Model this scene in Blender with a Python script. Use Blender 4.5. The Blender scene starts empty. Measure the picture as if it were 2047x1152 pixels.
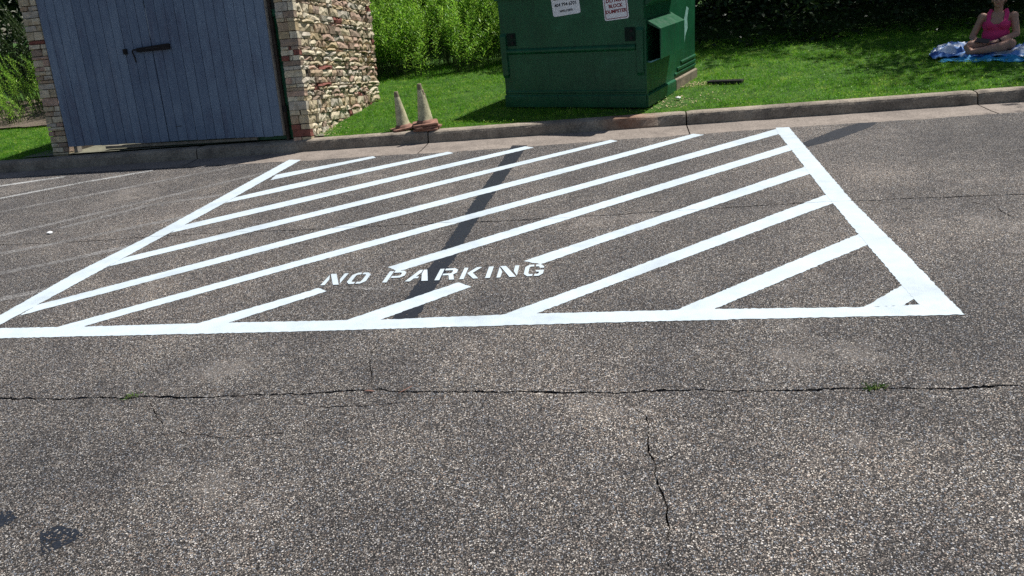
import bpy, bmesh, math, random
import numpy as np
from mathutils import Vector, Matrix, noise as mnoise
from mathutils.geometry import delaunay_2d_cdt

R = math.radians
scene = bpy.context.scene
COL = scene.collection
random.seed(7)

# ------------------------------------------------------------------ camera
cam_data = bpy.data.cameras.new('camera')
cam = bpy.data.objects.new('camera', cam_data)
COL.objects.link(cam)
cam_data.sensor_width = 36.0
cam_data.lens = 1487.0 / 2047.0 * 36.0
cam_data.clip_start = 0.05
cam_data.clip_end = 2000.0
_pt, _rl = R(21.9), R(-5.88)
_c, _s, _cp, _sp = math.cos(_rl), math.sin(_rl), math.cos(_pt), math.sin(_pt)
right = Vector((_c, _s * _sp, _s * _cp))
upv = Vector((-_s, _c * _sp, _c * _cp))
fwd = Vector((0, _cp, -_sp))
M = Matrix((right, upv, -fwd)).transposed().to_4x4()
M.translation = Vector((0, 0, 1.6))
cam.matrix_world = M
scene.camera = cam

# ------------------------------------------------------------------ light
SUN_TO = Vector((0.855, 0.52, 0)).normalized()
SUN_EL = R(60.5)
sun_vec = Vector((SUN_TO.x * math.cos(SUN_EL), SUN_TO.y * math.cos(SUN_EL), math.sin(SUN_EL)))
sd = bpy.data.lights.new('sun', 'SUN')
sd.energy = 5.0
sd.angle = R(0.53)
sd.color = (1.0, 0.97, 0.925)
sun = bpy.data.objects.new('sun', sd)
COL.objects.link(sun)
sun.rotation_euler = sun_vec.to_track_quat('Z', 'Y').to_euler()
world = bpy.data.worlds.new('World')
scene.world = world
world.use_nodes = True
wn = world.node_tree
sky = wn.nodes.new('ShaderNodeTexSky')
sky.sky_type = 'NISHITA'
sky.sun_disc = False
sky.sun_elevation = SUN_EL
sky.sun_rotation = math.atan2(SUN_TO.x, SUN_TO.y)
bg = wn.nodes['Background']
bg.inputs['Strength'].default_value = 0.06
wn.links.new(sky.outputs[0], bg.inputs['Color'])
scene.view_settings.view_transform = 'Standard'
scene.view_settings.look = 'None'
scene.view_settings.exposure = 0.47
scene.view_settings.gamma = 1.0
scene.cycles.use_denoising = False
scene.cycles.max_bounces = 8
scene.cycles.transparent_max_bounces = 12
scene.render.filter_size = 1.1

# ------------------------------------------------------------------ helpers
def tag(o, label=None, cat=None, group=None, kind=None):
    if label: o['label'] = label
    if cat: o['category'] = cat
    if group: o['group'] = group
    if kind: o['kind'] = kind
    return o

def mesh(name, verts, faces, smooth=False):
    me = bpy.data.meshes.new(name)
    me.from_pydata([tuple(v) for v in verts], [], faces)
    me.validate()
    if smooth:
        me.polygons.foreach_set('use_smooth', [True] * len(me.polygons))
    me.update()
    return me

def fast_mesh(name, co, loops_per_face, nfaces):
    """co: (N,3) array with the faces' vertices in order, no sharing"""
    me = bpy.data.meshes.new(name)
    n = len(co)
    me.vertices.add(n)
    me.vertices.foreach_set('co', np.ascontiguousarray(co, dtype=np.float32).ravel())
    me.loops.add(n)
    me.loops.foreach_set('vertex_index', np.arange(n, dtype=np.int32))
    me.polygons.add(nfaces)
    me.polygons.foreach_set('loop_start', np.arange(nfaces, dtype=np.int32) * loops_per_face)
    me.polygons.foreach_set('loop_total', np.full(nfaces, loops_per_face, dtype=np.int32))
    me.update(calc_edges=True)
    return me

def obj(name, me, m=None, parent=None, loc=None, rot=None, scale=None):
    o = bpy.data.objects.new(name, me)
    COL.objects.link(o)
    if m is not None and me is not None and not me.materials:
        me.materials.append(m)
    if parent is not None: o.parent = parent
    if loc is not None: o.location = loc
    if rot is not None: o.rotation_euler = rot
    if scale is not None: o.scale = scale
    return o

def empty(name, mat=None, loc=None):
    o = bpy.data.objects.new(name, None)
    o.empty_display_size = 0.1
    COL.objects.link(o)
    if mat is not None: o.matrix_world = mat
    if loc is not None: o.location = loc
    return o

def frame(O, ex, ey, ez):
    m = Matrix((ex, ey, ez)).transposed().to_4x4()
    m.translation = O
    return m

class MB:
    """collects shapes into one mesh"""
    def __init__(self): self.v, self.f = [], []
    def add(self, vs, fs):
        b = len(self.v); self.v += [tuple(p) for p in vs]
        self.f += [tuple(i + b for i in q) for q in fs]; return self
    def box(self, x0, x1, y0, y1, z0, z1):
        return self.add([(x0,y0,z0),(x1,y0,z0),(x1,y1,z0),(x0,y1,z0),(x0,y0,z1),(x1,y0,z1),(x1,y1,z1),(x0,y1,z1)],
            [(0,3,2,1),(4,5,6,7),(0,1,5,4),(1,2,6,5),(2,3,7,6),(3,0,4,7)])
    def prism(self, prof, axis, a, b):
        """prof: closed 2-D outline (counter-clockwise seen from +axis); extruded a..b along axis 0,1,2"""
        n = len(prof)
        def put(p, t):
            return {0: (t, p[0], p[1]), 1: (p[0], t, p[1]), 2: (p[0], p[1], t)}[axis]
        vs = [put(p, a) for p in prof] + [put(p, b) for p in prof]
        fs = [tuple(range(n - 1, -1, -1)), tuple(range(n, 2 * n))]
        fs += [(i, (i + 1) % n, (i + 1) % n + n, i + n) for i in range(n)]
        return self.add(vs, fs)
    def tube(self, pts, rads, n=8, cap=True):
        pts = [Vector(p) for p in pts]; rings = []
        for i, p in enumerate(pts):
            d = (pts[min(i+1, len(pts)-1)] - pts[max(i-1, 0)]).normalized()
            a = d.orthogonal().normalized(); b = d.cross(a)
            rings.append([p + (a*math.cos(2*math.pi*k/n) + b*math.sin(2*math.pi*k/n)) * rads[i] for k in range(n)])
        vs = [v for r in rings for v in r]
        fs = [(i*n+k, i*n+(k+1)%n, (i+1)*n+(k+1)%n, (i+1)*n+k) for i in range(len(pts)-1) for k in range(n)]
        if cap: fs += [tuple(range(n-1, -1, -1)), tuple(range((len(pts)-1)*n, len(pts)*n))]
        return self.add(vs, fs)
    def lathe(self, prof, n=24, c=(0,0)):
        vs = [(c[0]+r*math.cos(2*math.pi*k/n), c[1]+r*math.sin(2*math.pi*k/n), z) for r, z in prof for k in range(n)]
        fs = [(i*n+k, i*n+(k+1)%n, (i+1)*n+(k+1)%n, (i+1)*n+k) for i in range(len(prof)-1) for k in range(n)]
        return self.add(vs, fs)
    def mesh(self, name, smooth=False, bevel=0):
        me = mesh(name, self.v, self.f, smooth)
        bm = bmesh.new(); bm.from_mesh(me)
        bmesh.ops.recalc_face_normals(bm, faces=bm.faces)
        if bevel:
            es = [e for e in bm.edges if len(e.link_faces) == 2 and e.calc_face_angle(0) > 0.6]
            bmesh.ops.bevel(bm, geom=es, offset=bevel, segments=1, profile=0.5, affect='EDGES', clamp_overlap=True)
        bm.to_mesh(me); bm.free(); return me
    def build(self, name, m, parent=None, smooth=False, bevel=0, **k):
        return obj(name, self.mesh(name, smooth, bevel), m, parent, **k)

def clip_faces(me, keep):
    bm = bmesh.new(); bm.from_mesh(me)
    bmesh.ops.delete(bm, geom=[f for f in bm.faces if not keep(f.calc_center_median())], context='FACES')
    bm.to_mesh(me); bm.free()

# ------------------------------------------------------------------ materials
class NT:
    def __init__(self, name):
        self.m = bpy.data.materials.new(name); self.m.use_nodes = True
        self.t = self.m.node_tree; self.p = self.t.nodes['Principled BSDF']
        self.out = self.t.nodes['Material Output']
        self.p.inputs['Specular IOR Level'].default_value = 0.25
    def n(self, kind, **kw):
        nd = self.t.nodes.new('ShaderNode' + kind)
        for k, v in kw.items(): setattr(nd, k, v)
        return nd
    def l(self, a, b): self.t.links.new(a, b)
    def pos(self, scale=(1,1,1), obj=False):
        if obj: src = self.n('TexCoord').outputs['Object']
        else: src = self.n('NewGeometry').outputs['Position']
        mp = self.n('Mapping'); mp.inputs['Scale'].default_value = scale
        self.l(src, mp.inputs['Vector']); return mp.outputs[0]
    def noise(self, vec, scale, detail=4, rough=0.6):
        t = self.n('TexNoise'); t.inputs['Scale'].default_value = scale
        t.inputs['Detail'].default_value = detail; t.inputs['Roughness'].default_value = rough
        self.l(vec, t.inputs['Vector']); return t.outputs['Fac']
    def vor(self, vec, scale, feature='F1'):
        t = self.n('TexVoronoi', feature=feature); t.inputs['Scale'].default_value = scale
        self.l(vec, t.inputs['Vector']); return t
    def ramp(self, fac, stops, interp='LINEAR'):
        r = self.n('ValToRGB'); e = r.color_ramp; e.interpolation = interp
        while len(e.elements) < len(stops): e.elements.new(0.5)
        for q, (p, c) in zip(e.elements, stops):
            q.position = p; q.color = tuple(c) + (1,) if len(c) == 3 else c
        self.l(fac, r.inputs[0]); return r.outputs[0]
    def mix(self, fac, a, b, blend='MIX'):
        x = self.n('Mix', data_type='RGBA', blend_type=blend)
        for s, v in ((0, fac), (6, a), (7, b)):
            if isinstance(v, (int, float)): x.inputs[s].default_value = v
            elif isinstance(v, tuple): x.inputs[s].default_value = v + (1,) if len(v) == 3 else v
            else: self.l(v, x.inputs[s])
        return x.outputs[2]
    def math(self, op, a, b=None, clamp=False):
        x = self.n('Math', operation=op, use_clamp=clamp)
        for i, v in enumerate((a, b)):
            if v is None: continue
            if isinstance(v, (int, float)): x.inputs[i].default_value = v
            else: self.l(v, x.inputs[i])
        return x.outputs[0]
    def maprange(self, v, a, b, c=0, d=1):
        x = self.n('MapRange'); self.l(v, x.inputs[0])
        for i, q in enumerate((a, b, c, d)): x.inputs[i+1].default_value = q
        return x.outputs[0]
    def bump(self, h, strength, dist):
        b = self.n('Bump'); b.inputs['Strength'].default_value = strength; b.inputs['Distance'].default_value = dist
        self.l(h, b.inputs['Height']); self.l(b.outputs[0], self.p.inputs['Normal']); return b
    def base(self, c):
        if isinstance(c, tuple): self.p.inputs['Base Color'].default_value = c + (1,)
        else: self.l(c, self.p.inputs['Base Color'])
    def rough(self, r):
        if isinstance(r, (int, float)): self.p.inputs['Roughness'].default_value = r
        else: self.l(r, self.p.inputs['Roughness'])
    def alpha(self, a): self.l(a, self.p.inputs['Alpha'])
    def rnd(self): return self.n('ObjectInfo').outputs['Random']

def leaf_mat(name, stops, trans=0.35, scale=9.0, rough=0.5):
    t = NT(name)
    v = t.pos()
    f = t.noise(v, scale, 2, 0.7)
    wn_ = t.n('TexWhiteNoise', noise_dimensions='3D')
    vv = t.n('VectorMath', operation='SNAP'); t.l(v, vv.inputs[0]); vv.inputs[1].default_value = (0.035,)*3
    t.l(vv.outputs[0], wn_.inputs['Vector'])
    f2 = t.math('ADD', t.math('MULTIPLY', f, 0.65), t.math('MULTIPLY', wn_.outputs['Value'], 0.35))
    c = t.ramp(f2, stops)
    t.base(c); t.rough(rough)
    tr = t.n('BsdfTranslucent'); t.l(c, tr.inputs['Color'])
    ms = t.n('MixShader'); ms.inputs[0].default_value = trans
    t.l(t.p.outputs[0], ms.inputs[1]); t.l(tr.outputs[0], ms.inputs[2]); t.l(ms.outputs[0], t.out.inputs['Surface'])
    return t.m

def plain(name, c, rough=0.6, var=0.25, scale=12.0, bump=0.0, metallic=0.0, obj_space=True, bdist=0.004):
    t = NT(name); v = t.pos(obj=obj_space)
    f = t.noise(v, scale, 5, 0.65)
    lo = tuple(x * (1 - var) for x in c); hi = tuple(min(1, x * (1 + var)) for x in c)
    t.base(t.ramp(f, [(0.3, lo), (0.7, hi)])); t.rough(rough); t.p.inputs['Metallic'].default_value = metallic
    if bump: t.bump(t.noise(v, scale * 4, 4), bump, bdist)
    return t.m

def asphalt_nodes(t, v):
    """exposed-aggregate asphalt: pale, tan, blue-grey stones in dark binder"""
    wob = t.n('VectorMath', operation='ADD')
    nz = t.n('TexNoise'); nz.inputs['Scale'].default_value = 120; nz.inputs['Detail'].default_value = 2
    t.l(v, nz.inputs['Vector'])
    sc = t.n('VectorMath', operation='SCALE'); sc.inputs['Scale'].default_value = 0.006
    t.l(nz.outputs['Color'], sc.inputs[0]); t.l(v, wob.inputs[0]); t.l(sc.outputs[0], wob.inputs[1])
    v1 = t.vor(wob.outputs[0], 180); v2 = t.vor(wob.outputs[0], 104); v3 = t.vor(v, 330)
    sep = t.n('SeparateColor'); t.l(v1.outputs['Color'], sep.inputs[0])
    sep2 = t.n('SeparateColor'); t.l(v2.outputs['Color'], sep2.inputs[0])
    stone = t.ramp(sep.outputs[0], [(0.0, (.052,.049,.050)), (0.30, (.125,.115,.108)), (0.48, (.215,.192,.170)), (0.60, (.160,.178,.205)), (0.74, (.36,.34,.315)), (0.91, (.24,.185,.152)), (0.955, (.52,.505,.485))], 'CONSTANT')
    # a stone's visible radius differs from cell to cell
    rad = t.math('MULTIPLY_ADD', sep.outputs[1], 0.34); rad.node.inputs[2].default_value = 0.26
    m1 = t.math('LESS_THAN', v1.outputs['Distance'], rad)
    sep3 = t.n('SeparateColor'); t.l(v3.outputs['Color'], sep3.inputs[0])
    sand = t.ramp(sep3.outputs[0], [(0, (.009,.0088,.009)), (.55, (.022,.0205,.020)), (.80, (.070,.062,.056)), (.93, (.17,.15,.13))], 'CONSTANT')
    col = t.mix(m1, sand, stone)
    big = t.ramp(sep2.outputs[0], [(0.0, (.19,.17,.15)), (0.45, (.33,.29,.24)), (0.7, (.20,.22,.25)), (0.88, (.50,.47,.42))], 'CONSTANT')
    rad2 = t.math('MULTIPLY', t.math('GREATER_THAN', sep2.outputs[1], 0.84), 0.30)
    m2 = t.math('LESS_THAN', v2.outputs['Distance'], rad2)
    col = t.mix(m2, col, big)
    h = t.math('ADD', t.math('MULTIPLY', m1, t.math('SUBTRACT', 0.6, v1.outputs['Distance'])), t.math('MULTIPLY', m2, 0.4))
    return col, h

def make_asphalt():
    t = NT('asphalt'); v = t.pos()
    col, h = asphalt_nodes(t, v)
    n1 = t.noise(v, 0.55, 5, 0.6); n2 = t.noise(v, 2.3, 6, 0.65)
    tone = t.ramp(n1, [(0.34, (.84,.84,.85)), (0.5, (1.16,1.14,1.12)), (0.66, (1.52,1.45,1.38))])
    tone2 = t.ramp(n2, [(0.3, (.78,.78,.80)), (0.7, (1.25,1.23,1.19))])
    col = t.mix(1.0, t.mix(1.0, col, tone, 'MULTIPLY'), tone2, 'MULTIPLY')
    # pale dust lying in patches
    dust = t.maprange(t.noise(v, 1.1, 6, 0.7), 0.56, 0.74, 0, 0.42)
    col = t.mix(dust, col, (.245,.222,.20))
    # oil drips and faint dark tyre scuffs
    vd = t.vor(t.pos((1, 1.6, 1)), 1.9); sd_ = t.n('SeparateColor'); t.l(vd.outputs['Color'], sd_.inputs[0])
    drip = t.math('MULTIPLY', t.maprange(t.math('ADD', vd.outputs['Distance'], t.math('MULTIPLY', t.noise(v, 14, 4), .22)), 0.24, 0.10, 0, .7), t.math('GREATER_THAN', sd_.outputs[0], .62))
    col = t.mix(drip, col, (.022,.022,.024))
    scuff = t.maprange(t.noise(t.pos((.5, 5.5, 1)), 1.3, 6, .75), 0.60, 0.76, 0, .38)
    col = t.mix(scuff, col, (.030,.030,.032))
    t.base(col); t.rough(0.88)
    t.bump(h, 0.75, 0.007)
    return t.m

def make_paint(name='white_road_paint', worn=None, col=(.50,.57,.61)):
    t = NT(name); v = t.pos()
    v1 = t.vor(v, 180)
    n = t.noise(v, 7, 5, 0.7)
    big = t.noise(v, 1.6, 6, .75)
    cc = t.mix(1.0, t.ramp(n, [(0.3, tuple(c*0.84 for c in col)), (0.7, col)]), t.ramp(big, [(.30, (.82,.82,.82)), (.52, (1,1,1))]), 'MULTIPLY')
    t.base(cc); t.rough(0.62)
    t.bump(t.math('MULTIPLY', v1.outputs['Distance'], -1.0), 0.38, 0.004)
    sep = t.n('SeparateColor'); t.l(v1.outputs['Color'], sep.inputs[0])
    if worn is None:   # the odd pit where binder shows through
        a = t.math('LESS_THAN', t.math('ADD', sep.outputs[0], t.math('MULTIPLY', n, 0.25)), 1.19)
    else:
        a = t.math('GREATER_THAN', t.math('ADD', t.math('MULTIPLY', sep.outputs[0], 0.55), t.math('MULTIPLY', t.noise(v, 2.2, 5, .7), 0.9)), worn)
    t.alpha(a)
    return t.m

def make_blackout(name='black_cover_paint', thin=0.0):
    t = NT(name); v = t.pos()
    col, h = asphalt_nodes(t, v)
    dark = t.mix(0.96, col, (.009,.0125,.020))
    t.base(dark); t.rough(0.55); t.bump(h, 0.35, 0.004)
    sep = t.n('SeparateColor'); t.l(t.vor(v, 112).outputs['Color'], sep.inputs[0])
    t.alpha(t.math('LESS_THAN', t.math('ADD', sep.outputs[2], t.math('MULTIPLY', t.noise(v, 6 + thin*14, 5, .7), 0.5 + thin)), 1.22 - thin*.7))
    return t.m

def make_concrete(name, c, dark, rust=False):
    t = NT(name); v = t.pos()
    n1 = t.noise(v, 3.0, 7, 0.7); n2 = t.noise(v, 60, 3, 0.7)
    c1 = t.ramp(n1, [(0.3, dark), (0.62, c)])
    c2 = t.ramp(n2, [(0.35, (.62,.60,.58)), (0.6, (1.08,1.06,1.04))])
    col = t.mix(1.0, c1, c2, 'MULTIPLY')
    if rust:
        d = t.n('VectorMath', operation='DISTANCE'); t.l(t.n('NewGeometry').outputs['Position'], d.inputs[0]); d.inputs[1].default_value = (1.52, 8.42, 0.12)
        k = t.maprange(t.math('ADD', d.outputs['Value'], t.math('MULTIPLY', t.noise(v, 9, 4), 0.35)), 0.55, 0.22, 0, 0.5)
        col = t.mix(k, col, (.26,.10,.045))
    t.base(col); t.rough(0.92); t.bump(t.math('ADD', n2, t.math('MULTIPLY', n1, 0.6)), 0.5, 0.008)
    return t.m

def make_gate_paint():
    t = NT('blue_grey_wood_paint'); v = t.pos()
    st = t.pos((9, 9, 0.9))
    n = t.noise(st, 3, 6, 0.7); n2 = t.noise(v, 1.4, 4, 0.6)
    c = t.ramp(t.math('ADD', t.math('MULTIPLY', n, .5), t.math('MULTIPLY', n2, .5)), [(0.32, (.110,.138,.200)), (0.5, (.150,.200,.275)), (0.68, (.21,.265,.34))])
    r = t.rnd()
    c = t.mix(1.0, c, t.ramp(r, [(0, (.80,.81,.84)), (1, (1.14,1.13,1.10))]), 'MULTIPLY')
    flecks = t.maprange(t.noise(v, 19, 6, .8), 0.66, 0.72, 0, 0.55)
    c = t.mix(flecks, c, (.34,.37,.40))
    knots = t.maprange(t.vor(t.pos((1,1,.5), obj=True), 7).outputs['Distance'], 0.03, 0.012, 0, 0.7)
    c = t.mix(knots, c, (.035,.045,.065))
    stain = t.maprange(t.noise(t.pos((3.2, 3.2, .55)), 1.5, 5, .7), .52, .70, 0, .55)
    c = t.mix(stain, c, (.085,.082,.125))
    t.base(c); t.rough(0.62); t.bump(n, 0.25, 0.003)
    return t.m

def make_stone():
    t = NT('ledge_stone'); v = t.pos(obj=False)
    r = t.rnd()
    c = t.ramp(r, [(0, (.50,.42,.285)), (.20, (.60,.52,.375)), (.38, (.42,.315,.215)), (.50, (.47,.42,.34)), (.62, (.64,.57,.43)), (.74, (.33,.25,.19)), (.82, (.47,.33,.25)), (.895, (.22,.085,.066)), (.945, (.46,.36,.22))], 'CONSTANT')
    n = t.noise(v, 14, 7, 0.75); n2 = t.noise(v, 55, 4, 0.7)
    c = t.mix(1.0, c, t.ramp(n, [(0.3, (.55,.53,.50)), (0.55, (1,1,1)), (0.75, (1.2,1.18,1.12))]), 'MULTIPLY')
    t.base(c); t.rough(0.93)
    t.bump(t.math('ADD', n, t.math('MULTIPLY', n2, 0.5)), 0.8, 0.012)
    return t.m

def make_dumpster_paint():
    t = NT('dumpster_green_steel'); v = t.pos(obj=True)
    n = t.noise(v, 1.7, 6, 0.65); n2 = t.noise(t.pos((4,4,1), obj=True), 5, 6, 0.75)
    c = t.ramp(n, [(0.28, (.006,.058,.024)), (0.5, (.009,.084,.035)), (0.75, (.014,.112,.049))])
    grime = t.maprange(n2, 0.50, 0.72, 0, 0.55)
    c = t.mix(grime, c, (.009,.022,.017))
    fade = t.maprange(t.noise(t.pos((1.2, 1.2, 3.0), obj=True), 1.3, 5, .6), .56, .72, 0, .5)
    c = t.mix(fade, c, (.035,.15,.085))
    rust = t.maprange(t.noise(v, 13, 7, .8), 0.645, 0.70, 0, 0.8)
    c = t.mix(rust, c, (.055,.032,.02))
    t.base(c); t.p.inputs['Specular IOR Level'].default_value = 0.3
    t.rough(t.maprange(n2, 0.3, 0.7, 0.26, 0.5)); t.bump(t.noise(v, 1.6, 2, .5), 0.35, 0.05)
    return t.m

MAT = {}
def build_mats():
    M_ = MAT
    M_['asphalt'] = make_asphalt()
    M_['paint'] = make_paint()
    M_['old_paint'] = make_paint('worn_old_paint', worn=0.74, col=(.26,.25,.24))
    M_['old_paint2'] = make_paint('bright_old_paint', worn=0.66, col=(.40,.40,.39))
    M_['blackout'] = make_blackout()
    M_['tar'] = make_blackout('thin_tar', .22)
    M_['kerb'] = make_concrete('kerb_concrete', (.35,.305,.245), (.14,.12,.10), rust=True)
    M_['gutter'] = make_concrete('gutter_concrete', (.27,.235,.205), (.17,.148,.13))
    M_['pad'] = make_concrete('pad_concrete', (.20,.20,.15), (.11,.11,.085))
    M_['soil'] = plain('dark_soil', (.045,.036,.028), .95, .4, 20, .5, obj_space=False)
    M_['lawn'] = plain('lawn_soil', (.035,.085,.010), .95, .5, 6, .6, obj_space=False, bdist=.02)
    M_['mulch'] = plain('bark_mulch', (.15,.118,.09), .95, .6, 40, .9, obj_space=False, bdist=.02)
    M_['crack'] = plain('crack_wall', (.030,.028,.026), .95, .3, 40, obj_space=False)
    M_['gate'] = make_gate_paint()
    M_['gate_back'] = plain('gate_shadow_board', (.035,.042,.055), .8, .3, 8)
    M_['bare_wood'] = plain('weathered_wood', (.22,.20,.17), .9, .35, 14, .3)
    M_['dark_wood'] = plain('dark_post_wood', (.055,.042,.034), .9, .4, 10, .3)
    M_['iron'] = plain('black_iron', (.018,.016,.016), .55, .4, 30, .2)
    M_['rusty'] = plain('dark_rusty_iron', (.013,.011,.011), .75, .5, 30, .3)
    M_['stone'] = make_stone()
    M_['mortar'] = plain('wall_core', (.07,.06,.048), .95, .4, 12, .6, obj_space=False, bdist=.02)
    M_['green'] = make_dumpster_paint()
    M_['green_black'] = plain('grimy_dark_green', (.003,.014,.009), .8, .5, 14)
    M_['skid'] = plain('worn_tan_skid', (.20,.165,.115), .8, .45, 9, .3)
    M_['lid'] = plain('black_lid_plastic', (.02,.02,.02), .5, .3, 9, .1)
    M_['scrape'] = plain('scraped_paint', (.22,.40,.35), .7, .4, 30)
    M_['sign'] = plain('white_sign', (.74,.75,.77), .4, .06, 6)
    M_['sign_red'] = plain('maroon_ink', (.22,.012,.022), .5, .1, 20)
    M_['sign_black'] = plain('black_ink', (.018,.02,.028), .5, .1, 20)
    M_['sign_green'] = plain('dark_green_ink', (.015,.06,.03), .5, .1, 20)
    M_['sign_gold'] = plain('gold_ink', (.72,.40,.035), .5, .1, 20)
    M_['cone_body'] = plain('dirty_faded_cone', (.40,.375,.235), .8, .55, 13, .3)
    M_['cone_base'] = plain('faded_orange_base', (.21,.112,.08), .8, .55, 16, .3)
    M_['cone_tip'] = plain('grimy_cone_tip', (.20,.165,.11), .8, .4, 20, .3)
    M_['skin'] = plain('skin', (.42,.235,.165), .5, .10, 12)
    M_['pink'] = plain('pink_jersey', (.62,.045,.17), .8, .10, 18, .1)
    M_['denim'] = plain('blue_shorts', (.03,.06,.22), .85, .2, 30, .1)
    M_['hair'] = plain('brown_hair', (.075,.045,.028), .5, .4, 60, .3)
    M_['eye'] = plain('eye_dark', (.02,.015,.012), .3, .1, 60)
    M_['lip'] = plain('lip', (.36,.12,.10), .5, .1, 60)
    M_['phone'] = plain('black_phone', (.012,.012,.014), .2, .1, 20)
    M_['litter'] = plain('white_litter', (.75,.75,.73), .7, .1, 30)
    M_['twig'] = plain('red_brown_twig', (.24,.13,.10), .8, .3, 60)
    M_['dry'] = plain('dry_stalk', (.42,.33,.20), .9, .3, 40)
    M_['bark'] = plain('tree_bark', (.075,.058,.042), .95, .4, 9, .8, bdist=.03)
    M_['stem'] = plain('green_stem', (.07,.10,.03), .7, .3, 20)
    M_['grass'] = leaf_mat('grass_blades', [(.22, (.038,.150,.007)), (.42, (.090,.275,.012)), (.58, (.180,.39,.022)), (.76, (.42,.52,.11))], .48, 3.0)
    M_['weed'] = leaf_mat('weed_leaves', [(.22, (.050,.17,.010)), (.46, (.18,.40,.030)), (.72, (.42,.62,.085))], .50, 6.0, .45)
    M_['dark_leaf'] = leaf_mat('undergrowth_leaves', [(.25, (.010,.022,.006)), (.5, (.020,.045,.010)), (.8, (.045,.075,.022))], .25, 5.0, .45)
    M_['tree_leaf'] = leaf_mat('tree_leaves', [(.25, (.018,.048,.008)), (.5, (.034,.085,.014)), (.8, (.06,.125,.022))], .30, 2.0, .5)
    M_['fern'] = leaf_mat('sumac_leaves', [(.25, (.04,.13,.045)), (.5, (.07,.19,.07)), (.8, (.12,.25,.10))], .35, 8.0, .5)
    M_['dull_weed'] = leaf_mat('dusty_weed', [(.25, (.04,.10,.02)), (.5, (.09,.17,.035)), (.8, (.20,.24,.08))], .35, 30.0)
    # blanket: printed blues with pale patches
    t = NT('blue_blanket'); v = t.pos(obj=True)
    a = t.noise(v, 4.2, 3, .5); b = t.vor(v, 42).outputs['Distance']
    c = t.ramp(a, [(.32, (.012,.03,.15)), (.40, (.06,.16,.45)), (.50, (.13,.28,.58)), (.56, (.62,.68,.78)), (.70, (.72,.76,.82))])
    c = t.mix(t.maprange(b, .18, .30, .35, 0), c, (.36,.47,.68))
    t.base(c); t.rough(.75); t.bump(t.noise(v, 30, 3), .2, .004); M_['blanket'] = t.m
    M_['teal'] = plain('turquoise_lining', (.02,.26,.50), .6, .3, 8, .2)
build_mats()

BORDERS = [[(-3.342,3.933),(-3.188,3.711),(-3.122,4.235),(-3.056,4.528),(-2.877,5.383),(-2.583,6.812),(-2.26,8.571),(-2.417,8.647),(-2.913,5.922),(-3.119,5.122),(-3.224,4.403)],[(-3.657,4.3),(-3.086,4.176),(-2.568,4.071),(-1.643,3.899),(-0.733,3.714),(0.095,3.584),(0.985,3.415),(1.708,3.253),(2.096,3.201),(2.072,3.071),(1.396,3.206),(0.424,3.389),(-0.377,3.53),(-1.213,3.676),(-2.989,4.014),(-3.538,4.13)],[(2.883,7.644),(2.815,7.42),(2.691,6.833),(2.507,5.986),(2.325,5.15),(2.148,4.282),(1.985,3.453),(1.944,3.21),(2.072,3.071),(2.226,3.866),(2.42,4.948),(3.002,7.603)]]
STRIPES = [[(-2.368,7.869),(-1.398,8.352),(-1.35,8.248),(-2.367,7.622)],[(-2.544,7.004),(-2.088,7.323),(-0.549,8.157),(-0.479,8.054),(-2.037,7.112),(-2.583,6.812)],[(-2.741,6.155),(-1.93,6.663),(0.299,8.021),(0.384,7.908),(-1.885,6.476),(-2.747,5.96)],[(-2.877,5.383),(-1.784,6.055),(1.209,7.898),(1.266,7.796),(-1.746,5.898),(-2.915,5.198)],[(-3.056,4.528),(-1.634,5.433),(0.97,7.051),(2.058,7.769),(2.14,7.664),(0.94,6.853),(-1.6,5.29),(-3.078,4.359)],[(-2.718,4.086),(-1.496,4.856),(0.855,6.283),(2.873,7.59),(2.81,7.339),(0.829,6.107),(-1.467,4.733),(-2.553,4.053)],[(-1.836,3.912),(-1.233,4.271),(-1.191,4.309),(-1.124,4.233),(-1.315,4.1),(-1.636,3.877)],[(-0.786,4.56),(0.351,5.297),(0.746,5.55),(2.722,6.841),(2.68,6.627),(0.72,5.376),(0.444,5.192),(-0.712,4.451)],[(-0.945,3.74),(-0.317,4.152),(-0.237,4.061),(-0.743,3.703)],[(0.091,4.41),(0.627,4.75),(2.545,6.006),(2.491,5.775),(0.604,4.598),(0.195,4.318)],[(-0.101,3.588),(0.509,3.963),(2.351,5.168),(2.318,4.961),(0.488,3.823),(0.094,3.571)],[(0.807,3.437),(2.175,4.293),(2.142,4.099),(0.992,3.403)],[(1.693,3.257),(1.995,3.471),(1.997,3.436),(1.98,3.294),(1.964,3.292),(1.865,3.231)]]
OLD_LINES = [[(-6.461,8.613),(-5.93,8.887),(-5.242,9.057)],[(-6.015,7.723),(-5.476,8.134),(-4.807,8.556),(-4.101,8.874)],[(-5.531,7.03),(-5.059,7.444),(-4.251,7.876),(-3.268,8.443),(-2.901,8.649)],[(-4.882,6.099),(-4.461,6.453),(-3.816,6.966),(-3.079,7.583),(-2.492,8.115)],[(-3.952,6.501),(-3.38,7.065),(-2.633,7.181)],[(-4.543,5.613),(-4.1,5.855),(-3.765,5.99),(-3.502,6.132),(-2.808,6.449)],[(-4.182,5.096),(-3.772,5.312),(-3.404,5.465),(-2.977,5.686)],[(-3.793,4.539),(-3.412,4.715),(-3.098,4.845)]]
MID_SEAM = [(-4.272,6.141),(-3.885,6.055),(-3.556,5.988),(-2.897,5.903),(-2.376,5.821),(-1.971,5.75),(-1.608,5.652),(-1.242,5.592),(-0.803,5.505),(-0.415,5.433),(-0.036,5.338),(0.333,5.27),(0.768,5.204),(1.229,5.138),(1.751,5.073),(2.085,5.012),(2.411,4.951),(2.725,4.881),(3.093,4.802),(3.469,4.717)]
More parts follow.
